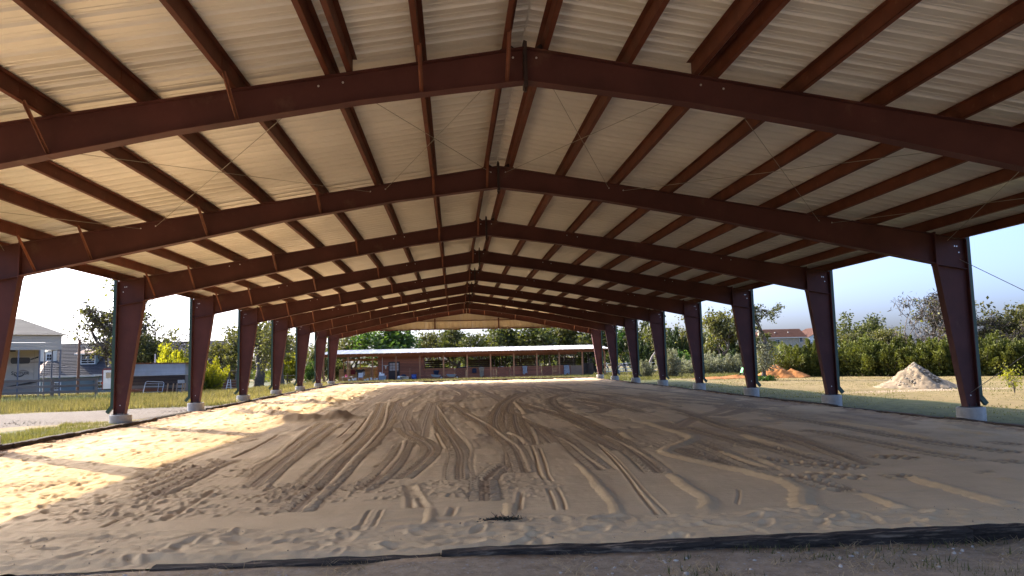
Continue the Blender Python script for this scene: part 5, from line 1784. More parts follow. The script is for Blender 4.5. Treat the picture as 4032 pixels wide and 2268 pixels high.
# open lean-to farther back
lz = gzf(-23.6, 76)
t = thing('lean_to', 'rusty open lean-to shed with flat tin roof behind the yellow shrub', 'shed', (-23.6, 76, lz))
for x in (-2.6, -1.7, -.9, -.1, .6, 1.2, 1.9):
    bx('post', t, (x, 0, .95), (.10, .10, 1.9), GREYWOOD)
for k in range(4):
    bx('wall_board', t, (-.3, -.02, .13 + .26 * k), (4.6, .04, .24), RUST)
bx('wall_panel', t, (1.95, .6, .85), (.7, .08, 1.6), SIDING)
window(t, Vector((0, 0, 0)), 1.95, .54, .85, 1.45, .5, 2, 2)
tpl = tin_panel(.82, 3.2, TINROOF, .016, .13)
for k in range(7):
    link('roof_panel', tpl, t, (-2.5 + .8 * k, 1.3, 1.98 - .03 * k), (-.06, .035, 0))
t = tag(part('step_ladder', MB().bar((-.25, 0, 0), (-.1, .25, 1.05), .06, .04).bar((.25, 0, 0), (.1, .25, 1.05), .06, .04).box((0, .06, .28), (.44, .05, .05)).box((0, .12, .52), (.38, .05, .05)).box((0, .18, .76), (.3, .05, .05)), WHITE, None, (-22.3, 75.4, gzf(-22.3, 75.4))), 'white wooden ladder leaning at the rusty lean-to', 'ladder')
cz = gzf(-31.0, 106)
t = thing('parked_car', 'dark blue car parked beyond the lean-to', 'car', (-31.0, 106, cz))
part('body', MB().prism_y([(-2.2, .35), (2.2, .35), (2.25, .8), (2.0, .95), (1.1, 1.0), (.5, 1.5), (-1.3, 1.52), (-1.9, 1.0), (-2.2, .9)][::-1], -.85, .85), CARBLUE, t)
part('side_window', MB().prism_y([(.95, 1.02), (.42, 1.44), (-1.2, 1.46), (-1.65, 1.02)], -.86, -.852), GLASS, t)
for x in (-1.4, 1.35):
    w = part('wheel', MB().tube([(x + .25 * math.cos(a), -.78, .33 + .25 * math.sin(a)) for a in np.linspace(0, 6.283, 16)], .09, 6, False), TYRE, t)
    part('rim', MB().box((x, -.84, .33), (.26, .06, .26)), GALV, w)
for x in (-2.18, 2.2):
    part('headlight', MB().box((x, -.6, .78), (.1, .3, .14)), LIGHTP if x < 0 else WHITE, t)
t = tag(part('water_tub', MB().lathe([(.32, 0), (.38, .45), (.40, .45), (.40, .49), (.36, .49), (.34, .2)], n=16), mat('light_blue_plastic', (0.15, 0.30, 0.55), 0.4), None, (-15.9, 80, gzf(-15.9, 80))), 'light blue water tub on the grass near the fence gate', 'tub')
t = thing('wire_gate', 'dark wire gate and posts under the yellow leaved tree', 'gate', (-17.6, 80, gzf(-17.6, 80)))
for x in (-1.0, 0, 1.0):
    part('gate_post', MB().tube([(x, 0, 0), (x, 0, 1.55)], .06, 7), POLE, t)
for z in (.2, .55, .9, 1.3):
    part('gate_rail', MB().tube([(-1.0, 0, z), (1.0, 0, z)], .02, 5), WIRE, t)
t = thing('radio_tower', 'thin radio mast far off above the trees left of the stable', 'mast', (-36, 190, -1))
part('mast', MB().tube([(0, 0, 0), (0, 0, 8.2)], .09, 6), GALV, t)
for z in (5.8, 6.8, 8.0):
    part('antenna', MB().box((0, 0, z), (.5, .5, .28)), GALV, t)


# ------------------------------------------------------------------ right side: heaps, house on the rise, trailer, horses
def heap(name, label, cat, x, y, rx, ry, h, m, seed, lumps=.12, peaks=((0, 0, 1),)):
    r = np.random.default_rng(seed)
    n = 61
    u = np.linspace(-1.15, 1.15, n)
    U, V = np.meshgrid(u, u)
    Z = np.zeros_like(U)
    for px, py, pa in peaks:
        rr = np.hypot((U - px), (V - py)) / (1 + .10 * np.sin(np.arctan2(V - py, U - px) * 5 + seed))
        Z = np.maximum(Z, pa * np.maximum(0, 1 - rr / (1.0 - .35 * math.hypot(px, py))) ** 1.12)
    nz = vnoise(u, u, .23, .23, seed) * .5 + vnoise(u, u, .09, .09, seed + 1) * .35 + vnoise(u, u, .045, .045, seed + 2) * .25
    Z = Z * (1 + lumps * 1.2 * nz) + lumps * .30 * nz * (Z > .015)
    Z = np.maximum(Z, -.05) * h
    edge_ = np.hypot(U, V) > 1.12
    Z = np.where(edge_ | (Z < .01), -.12, Z)
    me = npmesh(name, np.stack([U * rx, V * ry, Z], -1).reshape(-1, 3), grid_faces(n, n), m, True)
    o_ = link(name, me, None, (x, y, gzf(x, y)))
    return tag(o_, label, cat)


def gy_top(x, y): return gzf(x, y)


heap('gravel_heap', 'pale conical heap of crushed limestone on the dry lawn', 'heap', 23.5, 36.2, 1.75, 1.8, 1.24, GRAVELP, 4, .17, ((-.04, 0, 1), (.30, -.12, .52), (-.42, .05, .42)))
heap('clay_heap', 'orange clay heap beyond the twisted tree', 'heap', 25.9, 57.0, 1.95, 1.7, 1.12, DIRT_OR, 8, .12, ((-.22, 0, 1), (.38, -.1, .66)))
heap('clay_spill', 'low spread of orange clay left of the twisted tree', 'heap', 22.0, 58.5, 2.6, 1.2, .26, DIRT_OR, 12, .3, ((-.3, 0, .7), (.3, 0, 1)))
# loose stones over the limestone heap: too many to pick apart
rs = np.random.default_rng(3)
V, Fc = [], []
ico = [(0, 0, 1), (.89, 0, .45), (.28, .85, .45), (-.72, .53, .45), (-.72, -.53, .45), (.28, -.85, .45), (.72, .53, -.45), (-.28, .85, -.45), (-.89, 0, -.45), (-.28, -.85, -.45), (.72, -.53, -.45), (0, 0, -1)]
icf = [(0, 1, 2), (0, 2, 3), (0, 3, 4), (0, 4, 5), (0, 5, 1), (1, 6, 2), (2, 7, 3), (3, 8, 4), (4, 9, 5), (5, 10, 1), (6, 7, 2), (7, 8, 3), (8, 9, 4), (9, 10, 5), (10, 6, 1), (11, 7, 6), (11, 8, 7), (11, 9, 8), (11, 10, 9), (11, 6, 10)]


def stones(n, fn, s0, s1, seed, m_=LIMEST):
    r = np.random.default_rng(seed)
    V, Fc = [], []
    for i in range(n):
        x, y, z = fn(r)
        sc = s0 + (s1 - s0) * r.random() ** 2.5
        j = 1 + r.uniform(-.3, .3, 3)
        o_ = len(V)
        for p in ico:
            k = 1 + r.uniform(-.2, .2)
            V.append((x + p[0] * sc * j[0] * k, y + p[1] * sc * j[1] * k, z + p[2] * sc * j[2] * .75 * k))
        Fc += [(a + o_, b_ + o_, c + o_) for a, b_, c in icf]
    return npmesh('stones', V, Fc, m_)


def on_heap(r):
    a, q = r.uniform(0, 6.283), abs(r.normal(0, .5))
    q = min(q, 1.35)
    return 1.75 * q * math.cos(a), 1.8 * q * math.sin(a), 1.24 * max(0, 1 - q) ** 1.12 - .01


ob = link('heap_stones', stones(1500, on_heap, .02, .085, 5), None, (23.5, 36.2, gzf(23.5, 36.2)))
ob['kind'] = 'stuff'

# house on the rise
hz = gzf(101, 210)
t = thing('brick_house', 'cream brick house with brown hip roof on the rise behind the junipers', 'house', (101, 212, hz))
K = 1.40


def rp(x, z): return x * K, z * K - .628      # house coordinates scaled about the camera


def rv(x, z, y=210.0):
    a, b_ = rp(x, z)
    return Vector((a, y, b_))


o = Vector((101, 212, hz))
wx0, wx1 = rp(62.6, 0)[0], rp(74.2, 0)[0]
ez2 = rp(0, 5.08)[1]
part('front_wall', pl(MB().box(((wx0 + wx1) / 2, 210.4, (hz + ez2) / 2), (wx1 - wx0, .2, ez2 - hz)), o), STONE, t)
gx1 = rp(82.7, 0)[0]
part('garage_wall', pl(MB().prism_y([(wx1, hz), (gx1, hz), (gx1, ez2), ((wx1 + gx1) / 2, rp(0, 7.05)[1]), (wx1, ez2)][::-1], 208.6, 208.9), o), WHITE, t)
part('side_wall', pl(MB().box((wx0, 214.4, (hz + ez2) / 2), (.2, 8, ez2 - hz)), o), STONE, t)
rl, rr_ = rv(66.3, 6.95, 215), rv(74.3, 7.3, 215)
ribbed_slope(Vector((wx1, 209.8, ez2)), Vector((wx0 - .6, 209.8, ez2)), Vector((rr_.x, 215, rl.z)), Vector((rl.x, 215, rl.z)), 12, SHINGLE2, 'shingle_course', t, o, .06)
ribbed_slope(Vector((wx0 - .6, 209.8, ez2)), Vector((wx0 - .6, 220, ez2)), Vector((rl.x, 215, rl.z)), Vector((rl.x + .01, 215, rl.z)), 10, SHINGLE2, 'shingle_course', t, o, .06)
gm = (wx1 + gx1) / 2
gz_ = rp(0, 7.12)[1]
ribbed_slope(Vector((wx1 - .5, 222, ez2 - .1)), Vector((wx1 - .5, 208.0, ez2 - .1)), Vector((gm, 222, gz_)), Vector((gm, 208.0, gz_)), 10, SHINGLE2, 'shingle_course', t, o, .06)
ribbed_slope(Vector((gx1 + .5, 208.0, ez2 - .1)), Vector((gx1 + .5, 222, ez2 - .1)), Vector((gm, 208.0, gz_)), Vector((gm, 222, gz_)), 10, SHINGLE2, 'shingle_course', t, o, .06)
part('eave_trim', pl(MB().box(((wx0 + wx1) / 2 - .3, 209.75, ez2 - .12), (wx1 - wx0 + .6, .1, .26)), o), TRIM, t)
c0 = rp(63.87, 0)[0]
ch = part('chimney', pl(MB().box((c0, 209.7, (hz + rp(0, 6.5)[1]) / 2), (.95, .7, rp(0, 6.5)[1] - hz)), o), STONE, t)
part('chimney_cap', pl(MB().box((c0, 209.7, rp(0, 6.5)[1] + .06), (1.1, .85, .12)), o), STONE, ch)
for xa, xb, za, zb_ in ((67.25, 68.35, 3.92, 4.62), (72.6, 73.35, 4.0, 4.95), (63.0, 63.4, 3.95, 4.6)):
    window(t, o, (xa + xb) / 2 * K, 210.25, rp(0, za)[1], rp(0, zb_)[1], (xb - xa) * K, 2, 2)
window(t, o, rp(79, 0)[0], 208.55, rp(0, 3.9)[1], rp(0, 4.9)[1], 1.3, 2, 2)
for x in (68.1, 71.0):
    bx('roof_vent', t, rv(x, 6.15, 212.6) - o, (.35, .3, .35), TRIM)

# wooden pole right of it with a wire
t = thing('power_pole', 'slim power pole with crossarm among the oaks right of the brick house', 'utility pole', (65.8, 110, gzf(65.8, 110)))
part('pole', MB().tube([(0, 0, 0), (0, 0, 6.2)], [.13, .10], 8), BARKG, t)
part('crossarm', MB().box((0, 0, 5.6), (1.5, .1, .12)), BARKG, t)
part('wire', MB().tube([(0, 0, 5.75), (8, 0, 4.9), (16, 0, 4.5), (30, 0, 4.9)], .02, 5), WIRE, t)

# flat trailer and green mower behind the twisted tree
t = thing('flat_trailer', 'grey flat bed trailer parked before the junipers', 'trailer', (27.2, 63, gzf(27.2, 63)))
part('deck', MB().box((0, 0, .62), (3.2, 1.6, .10)), GALV, t)
part('side_rail', MB().box((0, -.82, .80), (3.2, .05, .22)), GALV, t)
part('side_rail', MB().box((0, .82, .80), (3.2, .05, .22)), GALV, t)
for x in (-.5, .5):
    w = part('wheel', MB().tube([(x + .25 * math.cos(a), -.95, .32 + .25 * math.sin(a)) for a in np.linspace(0, 6.283, 16)], .08, 6, False), TYRE, t)
    part('rim', MB().box((x, -.97, .32), (.22, .06, .22)), WHITE, w)
part('tongue', MB().bar((1.6, 0, .55), (2.6, 0, .5), .1, .1), GALV, t)
t = thing('lawn_tractor', 'small green and white lawn tractor beside the twisted tree', 'lawn tractor', (25.3, 62, gzf(25.3, 62)))
part('hood', MB().prism_y([(-.7, .35), (.1, .35), (.1, .85), (-.55, .78)][::-1], -.25, .25), GREENP, t)
part('fender', MB().box((.45, 0, .62), (.7, .75, .16)), GREENP, t)
part('seat', MB().box((.5, 0, .82), (.4, .4, .10)).box((.7, 0, 1.0), (.08, .4, .36)), WHITE, t)
part('steering_wheel', MB().tube([(.18 + .05 * math.sin(a), .16 * math.cos(a), 1.0 + .16 * math.sin(a)) for a in np.linspace(0, 6.283, 12)], .02, 5, False), BLACK, t)
for x, r_ in ((-.5, .16), (.5, .24)):
    for s in (-1, 1):
        part('wheel', MB().tube([(x + r_ * math.cos(a), s * .38, r_ + .06 + r_ * math.sin(a)) for a in np.linspace(0, 6.283, 14)], .07, 6, False), TYRE, t)


# ------------------------------------------------------------------ horses
def skin_mesh(name, verts, edges, radii, sub=1):
    me = bpy.data.meshes.new(name)
    me.from_pydata(verts, edges, [])
    ob = bpy.data.objects.new(name, me)
    COL.objects.link(ob)
    md = ob.modifiers.new('skin', 'SKIN')
    for sv, r_ in zip(me.skin_vertices[0].data, radii):
        sv.radius = r_ if isinstance(r_, tuple) else (r_, r_)
    me.skin_vertices[0].data[0].use_root = True
    sb = ob.modifiers.new('sub', 'SUBSURF')
    sb.levels = sb.render_levels = sub
    bpy.context.view_layer.update()
    dg = bpy.context.evaluated_depsgraph_get()
    out = bpy.data.meshes.new_from_object(ob.evaluated_get(dg))
    bpy.data.objects.remove(ob)
    out.polygons.foreach_set('use_smooth', [True] * len(out.polygons))
    return out


def horse_mesh(name, m, graze):
    """Faces +X, origin on the ground under the girth."""
    V, E, R = [], [], []

    def chain(pts, start=None):
        prev = start
        for (p, r_) in pts:
            V.append(p)
            R.append(r_)
            if prev is not None:
                E.append((prev, len(V) - 1))
            prev = len(V) - 1
        return prev
    chain([((-.05, 0, 1.10), (.27, .27))])                           # belly root
    rump = chain([((-.38, 0, 1.16), (.26, .27)), ((-.66, 0, 1.18), (.25, .26)), ((-.86, 0, 1.08), (.17, .18))], 0)
    chest = chain([((.28, 0, 1.10), (.27, .29)), ((.55, 0, 1.10), (.22, .26)), ((.72, 0, 1.14), (.16, .20))], 0)
    if graze:
        head = chain([((.95, 0, 1.05), (.11, .16)), ((1.18, 0, .82), (.09, .13)), ((1.34, 0, .58), (.09, .12)), ((1.40, 0, .40), (.085, .10)), ((1.44, 0, .20), (.06, .07)), ((1.46, 0, .08), (.05, .06))], chest)
    else:
        head = chain([((.95, 0, 1.36), (.12, .17)), ((1.14, 0, 1.58), (.09, .13)), ((1.26, 0, 1.70), (.09, .12)), ((1.42, 0, 1.62), (.085, .11)), ((1.58, 0, 1.46), (.065, .075)), ((1.68, 0, 1.36), (.055, .06))], chest)
    ri, ci = rump - 1, chest - 1
    for s in (-1, 1):
        chain([((-.72, s * .15, .92), (.13, .16)), ((-.66, s * .16, .72), (.10, .12)), ((-.82, s * .16, .50), (.06, .07)), ((-.79, s * .16, .28), (.045, .045)), ((-.76, s * .16, .10), (.05, .05)), ((-.73, s * .16, .02), (.06, .06))], ri)
        chain([((.50, s * .15, .84), (.10, .12)), ((.49, s * .15, .62), (.07, .08)), ((.50, s * .15, .46), (.058, .06)), ((.50, s * .15, .28), (.042, .042)), ((.50, s * .15, .10), (.05, .05)), ((.53, s * .15, .02), (.06, .06))], ci)
    me = skin_mesh(name, V, E, R)
    me.materials.clear()
    me.materials.append(m)
    return me


def horse(label, x, y, z, rz, m, mm, graze, sc=1.0):
    t = thing('horse', label, 'horse', (x, y, z), rz)
    t.scale = (sc, sc, sc)
    link('body', horse_mesh('horse_body', m, graze), t)
    part('tail', MB().tube([(-.98, 0, 1.14), (-1.08, 0, .98), (-1.10, 0, .7), (-1.07, 0, .42)], [.04, .06, .06, .015], 7), mm, t, smooth=True)
    if graze:
        mp_, ear = [(.66, 0, 1.36), (.95, 0, 1.20), (1.20, 0, .95), (1.38, 0, .68)], (1.36, .66)
    else:
        mp_, ear = [(.62, 0, 1.38), (.86, 0, 1.52), (1.04, 0, 1.68), (1.2, 0, 1.82)], (1.22, 1.80)
    part('mane', MB().tube(mp_, [.05, .06, .055, .03], 7), mm, t, smooth=True)
    for s in (-1, 1):
        part('ear', MB().tube([(ear[0], s * .06, ear[1]), (ear[0] + .02, s * .08, ear[1] + .15)], [.035, .006], 6), m, t)
    return t


horse('pale dun horse grazing behind the pipe rails right of the stable', 26.0, 110.5, gzf(26, 110.5), math.radians(172), HORSEP, MANEP, True, .92)
horse('brown horse grazing just left of the pale one', 22.6, 112.5, gzf(22.6, 112), math.radians(20), mat('bay_horse_coat', (0.16, 0.07, 0.035), 0.6), MANE, True, .88)
horse('dark horse with lowered back seen over the first cross braced door', 1.15, 87.4, SG, math.radians(190), HORSED, MANE, True, .98)
horse('dark horse standing in the second open stall', 5.55, 87.8, SG, math.radians(60), HORSED, MANE, True, .92)


# ------------------------------------------------------------------ trees and shrubs
class Wood:
    def __init__(s):
        s.V, s.F = [], []

    def tube(s, pts, rads, n):
        base = len(s.V)
        prev = None
        for i, p in enumerate(pts):
            d = pts[min(i + 1, len(pts) - 1)] - pts[max(i - 1, 0)]
            d = d / (np.linalg.norm(d) + 1e-9)
            a = prev if prev is not None else (np.array([1.0, 0, 0]) if abs(d[0]) < .8 else np.array([0, 1.0, 0]))
            u = a - d * a.dot(d)
            u /= np.linalg.norm(u) + 1e-9
            prev = u
            w = np.cross(d, u)
            for k in range(n):
                th = 2 * math.pi * k / n
                s.V.append(p + (u * math.cos(th) + w * math.sin(th)) * rads[i])
        for i in range(len(pts) - 1):
            for k in range(n):
                a, b_ = base + i * n + k, base + i * n + (k + 1) % n
                s.F.append((a, b_, b_ + n, a + n))


def grow(seed, height, spread, trunk_r, levels, kids, trunk_frac=.28, gnarl=.35, up=.15, droop=0.0, lean=(0, 0), limbs=5, ratio=.66, tip_every=1, twig=.010):
    """Branch skeleton. Returns the wood and the tip points (position, level weight)."""
    r = np.random.default_rng(seed)
    wood, tips = Wood(), []

    def branch(p, d, L_, rad, lev):
        n = 5 if lev < 2 else 4
        pts, rads = [p], [rad]
        q, dd = p.copy(), d / np.linalg.norm(d)
        for i in range(n):
            dd = dd + r.normal(0, gnarl, 3) * (.55 if lev == 0 else 1.0) + np.array([0, 0, up - droop * (lev >= 2)])
            dd /= np.linalg.norm(dd)
            q = q + dd * L_ / n
            pts.append(q.copy())
            rads.append(max(twig * .6, rad * (1 - (.5 if lev else .35) * (i + 1) / n)))
        wood.tube(pts, rads, 8 if lev == 0 else (6 if lev == 1 else (4 if lev == 2 else 3)))
        if lev >= levels:
            tips.append(pts[-1])
            if tip_every:
                tips.append(pts[-3])
            return
        k = limbs if lev == 0 else kids
        for j in range(k):
            f = (.45 + .55 * (j + 1) / k) if lev == 0 else (.28 + .72 * (j + .6) / k)
            idx = min(n, max(1, int(round(f * n))))
            az = 2 * math.pi * (j / k) + r.uniform(-.5, .5)
            if lev == 0:
                el = r.uniform(.25, .85)
                nd = np.array([math.cos(az) * math.cos(el), math.sin(az) * math.cos(el), math.sin(el)])
                ll = spread * r.uniform(.55, .8)
            else:
                perp = r.normal(0, 1, 3)
                perp -= dd * perp.dot(dd)
                perp /= np.linalg.norm(perp) + 1e-9
                nd = dd * r.uniform(.45, .9) + perp * r.uniform(.5, .95)
                ll = L_ * ratio * r.uniform(.75, 1.15)
            branch(pts[idx].copy(), nd, ll, max(twig, rads[idx] * r.uniform(.52, .72)), lev + 1)
    branch(np.zeros(3), np.array([lean[0], lean[1], 1.0]), height * trunk_frac, trunk_r, 0)
    V = np.array(wood.V)
    k = height / max(V[:, 2].max(), .1)
    V[:, 2] *= np.where(V[:, 2] > 0, k, 1)
    tips = np.array(tips)
    tips[:, 2] *= k
    return V, wood.F, tips


def wood_mesh(V, F, m):
    me = bpy.data.meshes.new('trunk')
    me.from_pydata([tuple(v) for v in V], [], F)
    me.materials.append(m)
    me.polygons.foreach_set('use_smooth', [True] * len(me.polygons))
    me.update()
    return me


def leaves(C, size, m, seed, elong=1.7, up=0.0, dirs=None, tone=None):
    r = np.random.default_rng(seed)
    C = np.asarray(C, dtype=float)
    n = len(C)
    u = r.normal(0, 1, (n, 3)) if dirs is None else dirs + r.normal(0, .45, (n, 3))
    u[:, 2] += up
    u /= np.linalg.norm(u, axis=1)[:, None] + 1e-9
    v = np.cross(u, r.normal(0, 1, (n, 3)))
    v /= np.linalg.norm(v, axis=1)[:, None] + 1e-9
    s = (size * r.uniform(.6, 1.35, n))[:, None]
    V = np.stack([C - u * s * elong * .5, C + v * s * .5, C + u * s * elong * .5, C - v * s * .5], 1).reshape(-1, 3)
    F = np.arange(4 * n).reshape(-1, 4)
    tn = np.repeat(np.clip((r.random(n) if tone is None else tone) + r.normal(0, .12, n), 0, 1), 4)
    return npmesh('crown', V, F, m, False, {'tone': tn})


def clumped(tips, per, rad, seed, keep=1.0, flat=.7):
    r = np.random.default_rng(seed)
    t = tips[r.random(len(tips)) < keep]
    C = np.repeat(t, per, 0)
    off = r.normal(0, rad, C.shape)
    off[:, 2] *= flat
    tn = np.repeat(r.random(len(t)), per)
    return C + off, tn


def oak(name_seed, height, spread, trunk_r, leafm, per=16, rad=.30, size=.17, keep=1.0, levels=3, kids=4, gnarl=.34, barkm=BARK, **kw):
    V, F, tips = grow(name_seed, height, spread, trunk_r, levels, kids, gnarl=gnarl, **kw)
    C, tn = clumped(tips, per, rad, name_seed + 1, keep)
    C = C[C[:, 2] > .25]
    return wood_mesh(V, F, barkm), leaves(C, size, leafm, name_seed + 2, 1.5, 0.0, None, tn[:len(C)])


def put_tree(label, protos, x, y, sc=1.0, rz=0.0, name='oak_tree', cat='tree', group=None, z=None, sz=None):
    t = thing(name, label, cat, (x, y, (gzf(x, y) if z is None else z) - .05), rz, group)
    t.scale = (sc, sc, sc if sz is None else sz)
    if protos[0] is not None:
        link('trunk', protos[0], t)
    if protos[1] is not None:
        link('crown', protos[1], t)
    if len(protos) > 2:
        link('leaf_tuft', protos[2], t)
    return t


OAK = [oak(101, 7.0, 4.2, .28, LEAF_OAK, 26, .42, .25, levels=3, kids=4, twig=.022),
       oak(111, 7.0, 4.0, .25, LEAF_OLIVE, 22, .40, .24, levels=3, kids=4, twig=.022),
       oak(121, 7.0, 4.6, .30, LEAF_OAK, 24, .38, .23, levels=3, kids=4, gnarl=.4, twig=.022),
       oak(131, 7.0, 3.6, .22, LEAF_GRN, 30, .46, .26, levels=3, kids=4, gnarl=.28, twig=.02)]


def bare(seed, h, sp, tr_, gnarl, ratio, keep):
    V, F, tips = grow(seed, h, sp, tr_, 4, 4, gnarl=gnarl, ratio=ratio, twig=.028)
    C, tn = clumped(tips, 5, .24, seed + 1, .9)
    tw = leaves(C, .075, TWIG, seed + 2, 6.0, .4, None, tn)
    C2, t2 = clumped(tips, 5, .25, seed + 3, keep)
    return wood_mesh(V, F, BARK), tw, leaves(C2, .17, LEAF_OLIVE, seed + 4, 1.5, 0, None, t2)


BAREOAK = [bare(141, 8.0, 5.2, .34, .42, .62, .62), bare(151, 7.0, 4.6, .30, .45, .60, .14)]
SPARSE = oak(161, 7.5, 4.0, .28, LEAF_OLIVE, 16, .34, .20, .85, levels=3, kids=5, gnarl=.45, barkm=BARKG, twig=.025)

GB = 'oaks beyond the stable roof'
for lb, p, x, y, ht, rz, sp in (
        ('olive oak left of the tall green tree, above the stable roof', 1, -14.5, 108, 6.6, .3, 1.2),
        ('tall dense green tree over the left part of the stable roof', 3, -8.5, 104, 7.1, 1.1, 1.3),
        ('small olive oak right of the tall green tree', 1, -3.4, 112, 6.3, 2.0, 1.0),
        ('gnarled oak with dead twigs over the middle of the stable', 2, .6, 111, 7.2, 2.7, 1.1),
        ('low dense oak left of the gap over the stable', 0, 4.2, 106, 5.6, 3.3, 1.2),
        ('dark round oak right of the gap over the stable', 2, 8.6, 110, 7.4, 4.4, 1.25),
        ('broad oak over the right stalls', 0, 12.4, 108, 7.3, 5.0, 1.25),
        ('olive oak over the plywood sheet end of the stable', 1, 16.4, 112, 7.7, 5.8, 1.25),
        ('grey green oak behind the last arena column', 2, 20.2, 108, 7.0, .9, 1.15),
        ('bright leafy tree above the pale horse', 3, 24.9, 106, 5.6, 1.7, 1.0),
        ('dark oak rising behind the bright leafy tree', 0, 27.2, 101, 6.9, 2.3, 1.1),
        ('tall oak between the third and fourth right columns', 1, 32.6, 88, 6.9, 3.0, .9)):
    put_tree(lb, OAK[p], x, y, ht / 7.0 * sp * 1.05, rz, 'oak_tree', 'tree', GB if x < 21 else None, None, ht / 7.0 * 1.1)
put_tree('tall half bare oak with pale limbs behind the sage shrubs', SPARSE, 30.0, 95, 1.05, .6, 'oak_tree')
put_tree('second half bare oak left of the tall one', SPARSE, 27.6, 97, .92, 2.6, 'oak_tree')
put_tree('bare branched oak top rising above the stable middle', BAREOAK[1], -.6, 116, .95, 1.4, 'oak_tree')
put_tree('bare gnarled oak rising over the right stalls', BAREOAK[1], 14.2, 116, 1.02, 3.6, 'oak_tree')

for lb, p, x, y, ht, rz, sp in (
        ('second row oak peeping left of the tall green tree', 2, -11.4, 116, 6.2, .9, 1.2), 
        ('second row dark oak behind the broad one', 2, 10.6, 119, 7.6, 2.2, 1.3), ('second row olive oak above the right stable end', 1, 18.6, 120, 7.9, 3.2, 1.3), ('low oak behind the pipe rails', 0, 22.4, 116, 6.2, 4.7, 1.2),
        ('low oak left behind the tack bay', 2, -17.4, 114, 5.8, 2.9, 1.2)):
    put_tree(lb, OAK[p], x, y, ht / 7.0 * sp * .9, rz, 'oak_tree', 'tree', GB, None, ht / 7.0 * .80)

# left group
put_tree('wide oak with bare crown and leafy base in front of the house', BAREOAK[0], -36.4, 85, 1.55, .4, 'oak_tree', z=-.95)
put_tree('leafy oak growing under the bare crowned one', OAK[1], -33.6, 83, .92, 2.2, 'oak_tree')
put_tree('dark leafy oak right behind the tin shed', OAK[0], -30.8, 86, .72, 4.0, 'oak_tree')
put_tree('twiggy bare tree between the second and third left columns', BAREOAK[1], -27.2, 90, .80, 5.0, 'oak_tree')
put_tree('olive oak standing left of the third left column', OAK[1], -24.4, 86, .98, .9, 'oak_tree')
put_tree('dark bushy oak behind the lean-to roof', OAK[2], -26.6, 92, .62, 3.7, 'oak_tree')
put_tree('tall olive oak behind the massive trunk', OAK[1], -21.8, 92, 1.05, 4.6, 'oak_tree')
put_tree('bright yellow leaved tree lit by the sun near the wire gate', (OAK[3][0], None), -18.3, 85, .55, 1.0, 'yellow_tree')
ty = bpy.data.objects['yellow_tree']
cy = OAK[3][1].copy()
cy.materials.clear()
cy.materials.append(LEAF_YEL)
link('crown', cy, ty)
BIG = oak(171, 8.2, 4.6, .55, LEAF_OLIVE, 17, .38, .21, .85, twig=.025, levels=3, kids=4, gnarl=.5, barkm=BARK, trunk_frac=.34)
put_tree('massive old oak with thick twisted trunk left of the fifth column', BIG, -20.1, 78, 1.0, .2, 'oak_tree')
put_tree('second thick trunked oak with long level limb right of the old one', BIG, -17.1, 75, .78, 3.4, 'oak_tree')
put_tree('dark oak between the columns left of the stable', OAK[2], -18.2, 96, .75, .8, 'oak_tree')
put_tree('slim dark oak right against the stable left end', OAK[0], -18.0, 104, .85, 2.9, 'oak_tree')
put_tree('light green bush by the light blue water tub', (None, OAK[3][1]), -14.6, 78, .34, .5, 'bush', 'bush')

# right: oaks behind the junipers, bare oak
put_tree('round live oak right of the brick house', OAK[0], 57.0, 100, 1.0, .4, 'oak_tree', sz=1.06)
put_tree('lower live oak beside the power pole', OAK[2], 63.0, 105, .88, 2.4, 'oak_tree')
put_tree('large bare branched oak above the junipers near the gravel heap', BAREOAK[1], 51.0, 76, 1.18, 1.0, 'oak_tree')
put_tree('small olive oak under the bare branched oak', OAK[1], 50.5, 82, .68, 3.0, 'oak_tree')
put_tree('bare forked oak right of the nearest column', BAREOAK[0], 54.5, 72, .86, 4.1, 'oak_tree')
put_tree('big leafy oak at the right edge of the view', OAK[1], 58.0, 71, .95, 5.3, 'oak_tree')
put_tree('leafy oak far right beside the biggest one', OAK[0], 63.5, 74, .95, .7, 'oak_tree')
put_tree('low olive oak between the bare oak and the column', OAK[1], 47.0, 84, .62, 2.0, 'oak_tree')


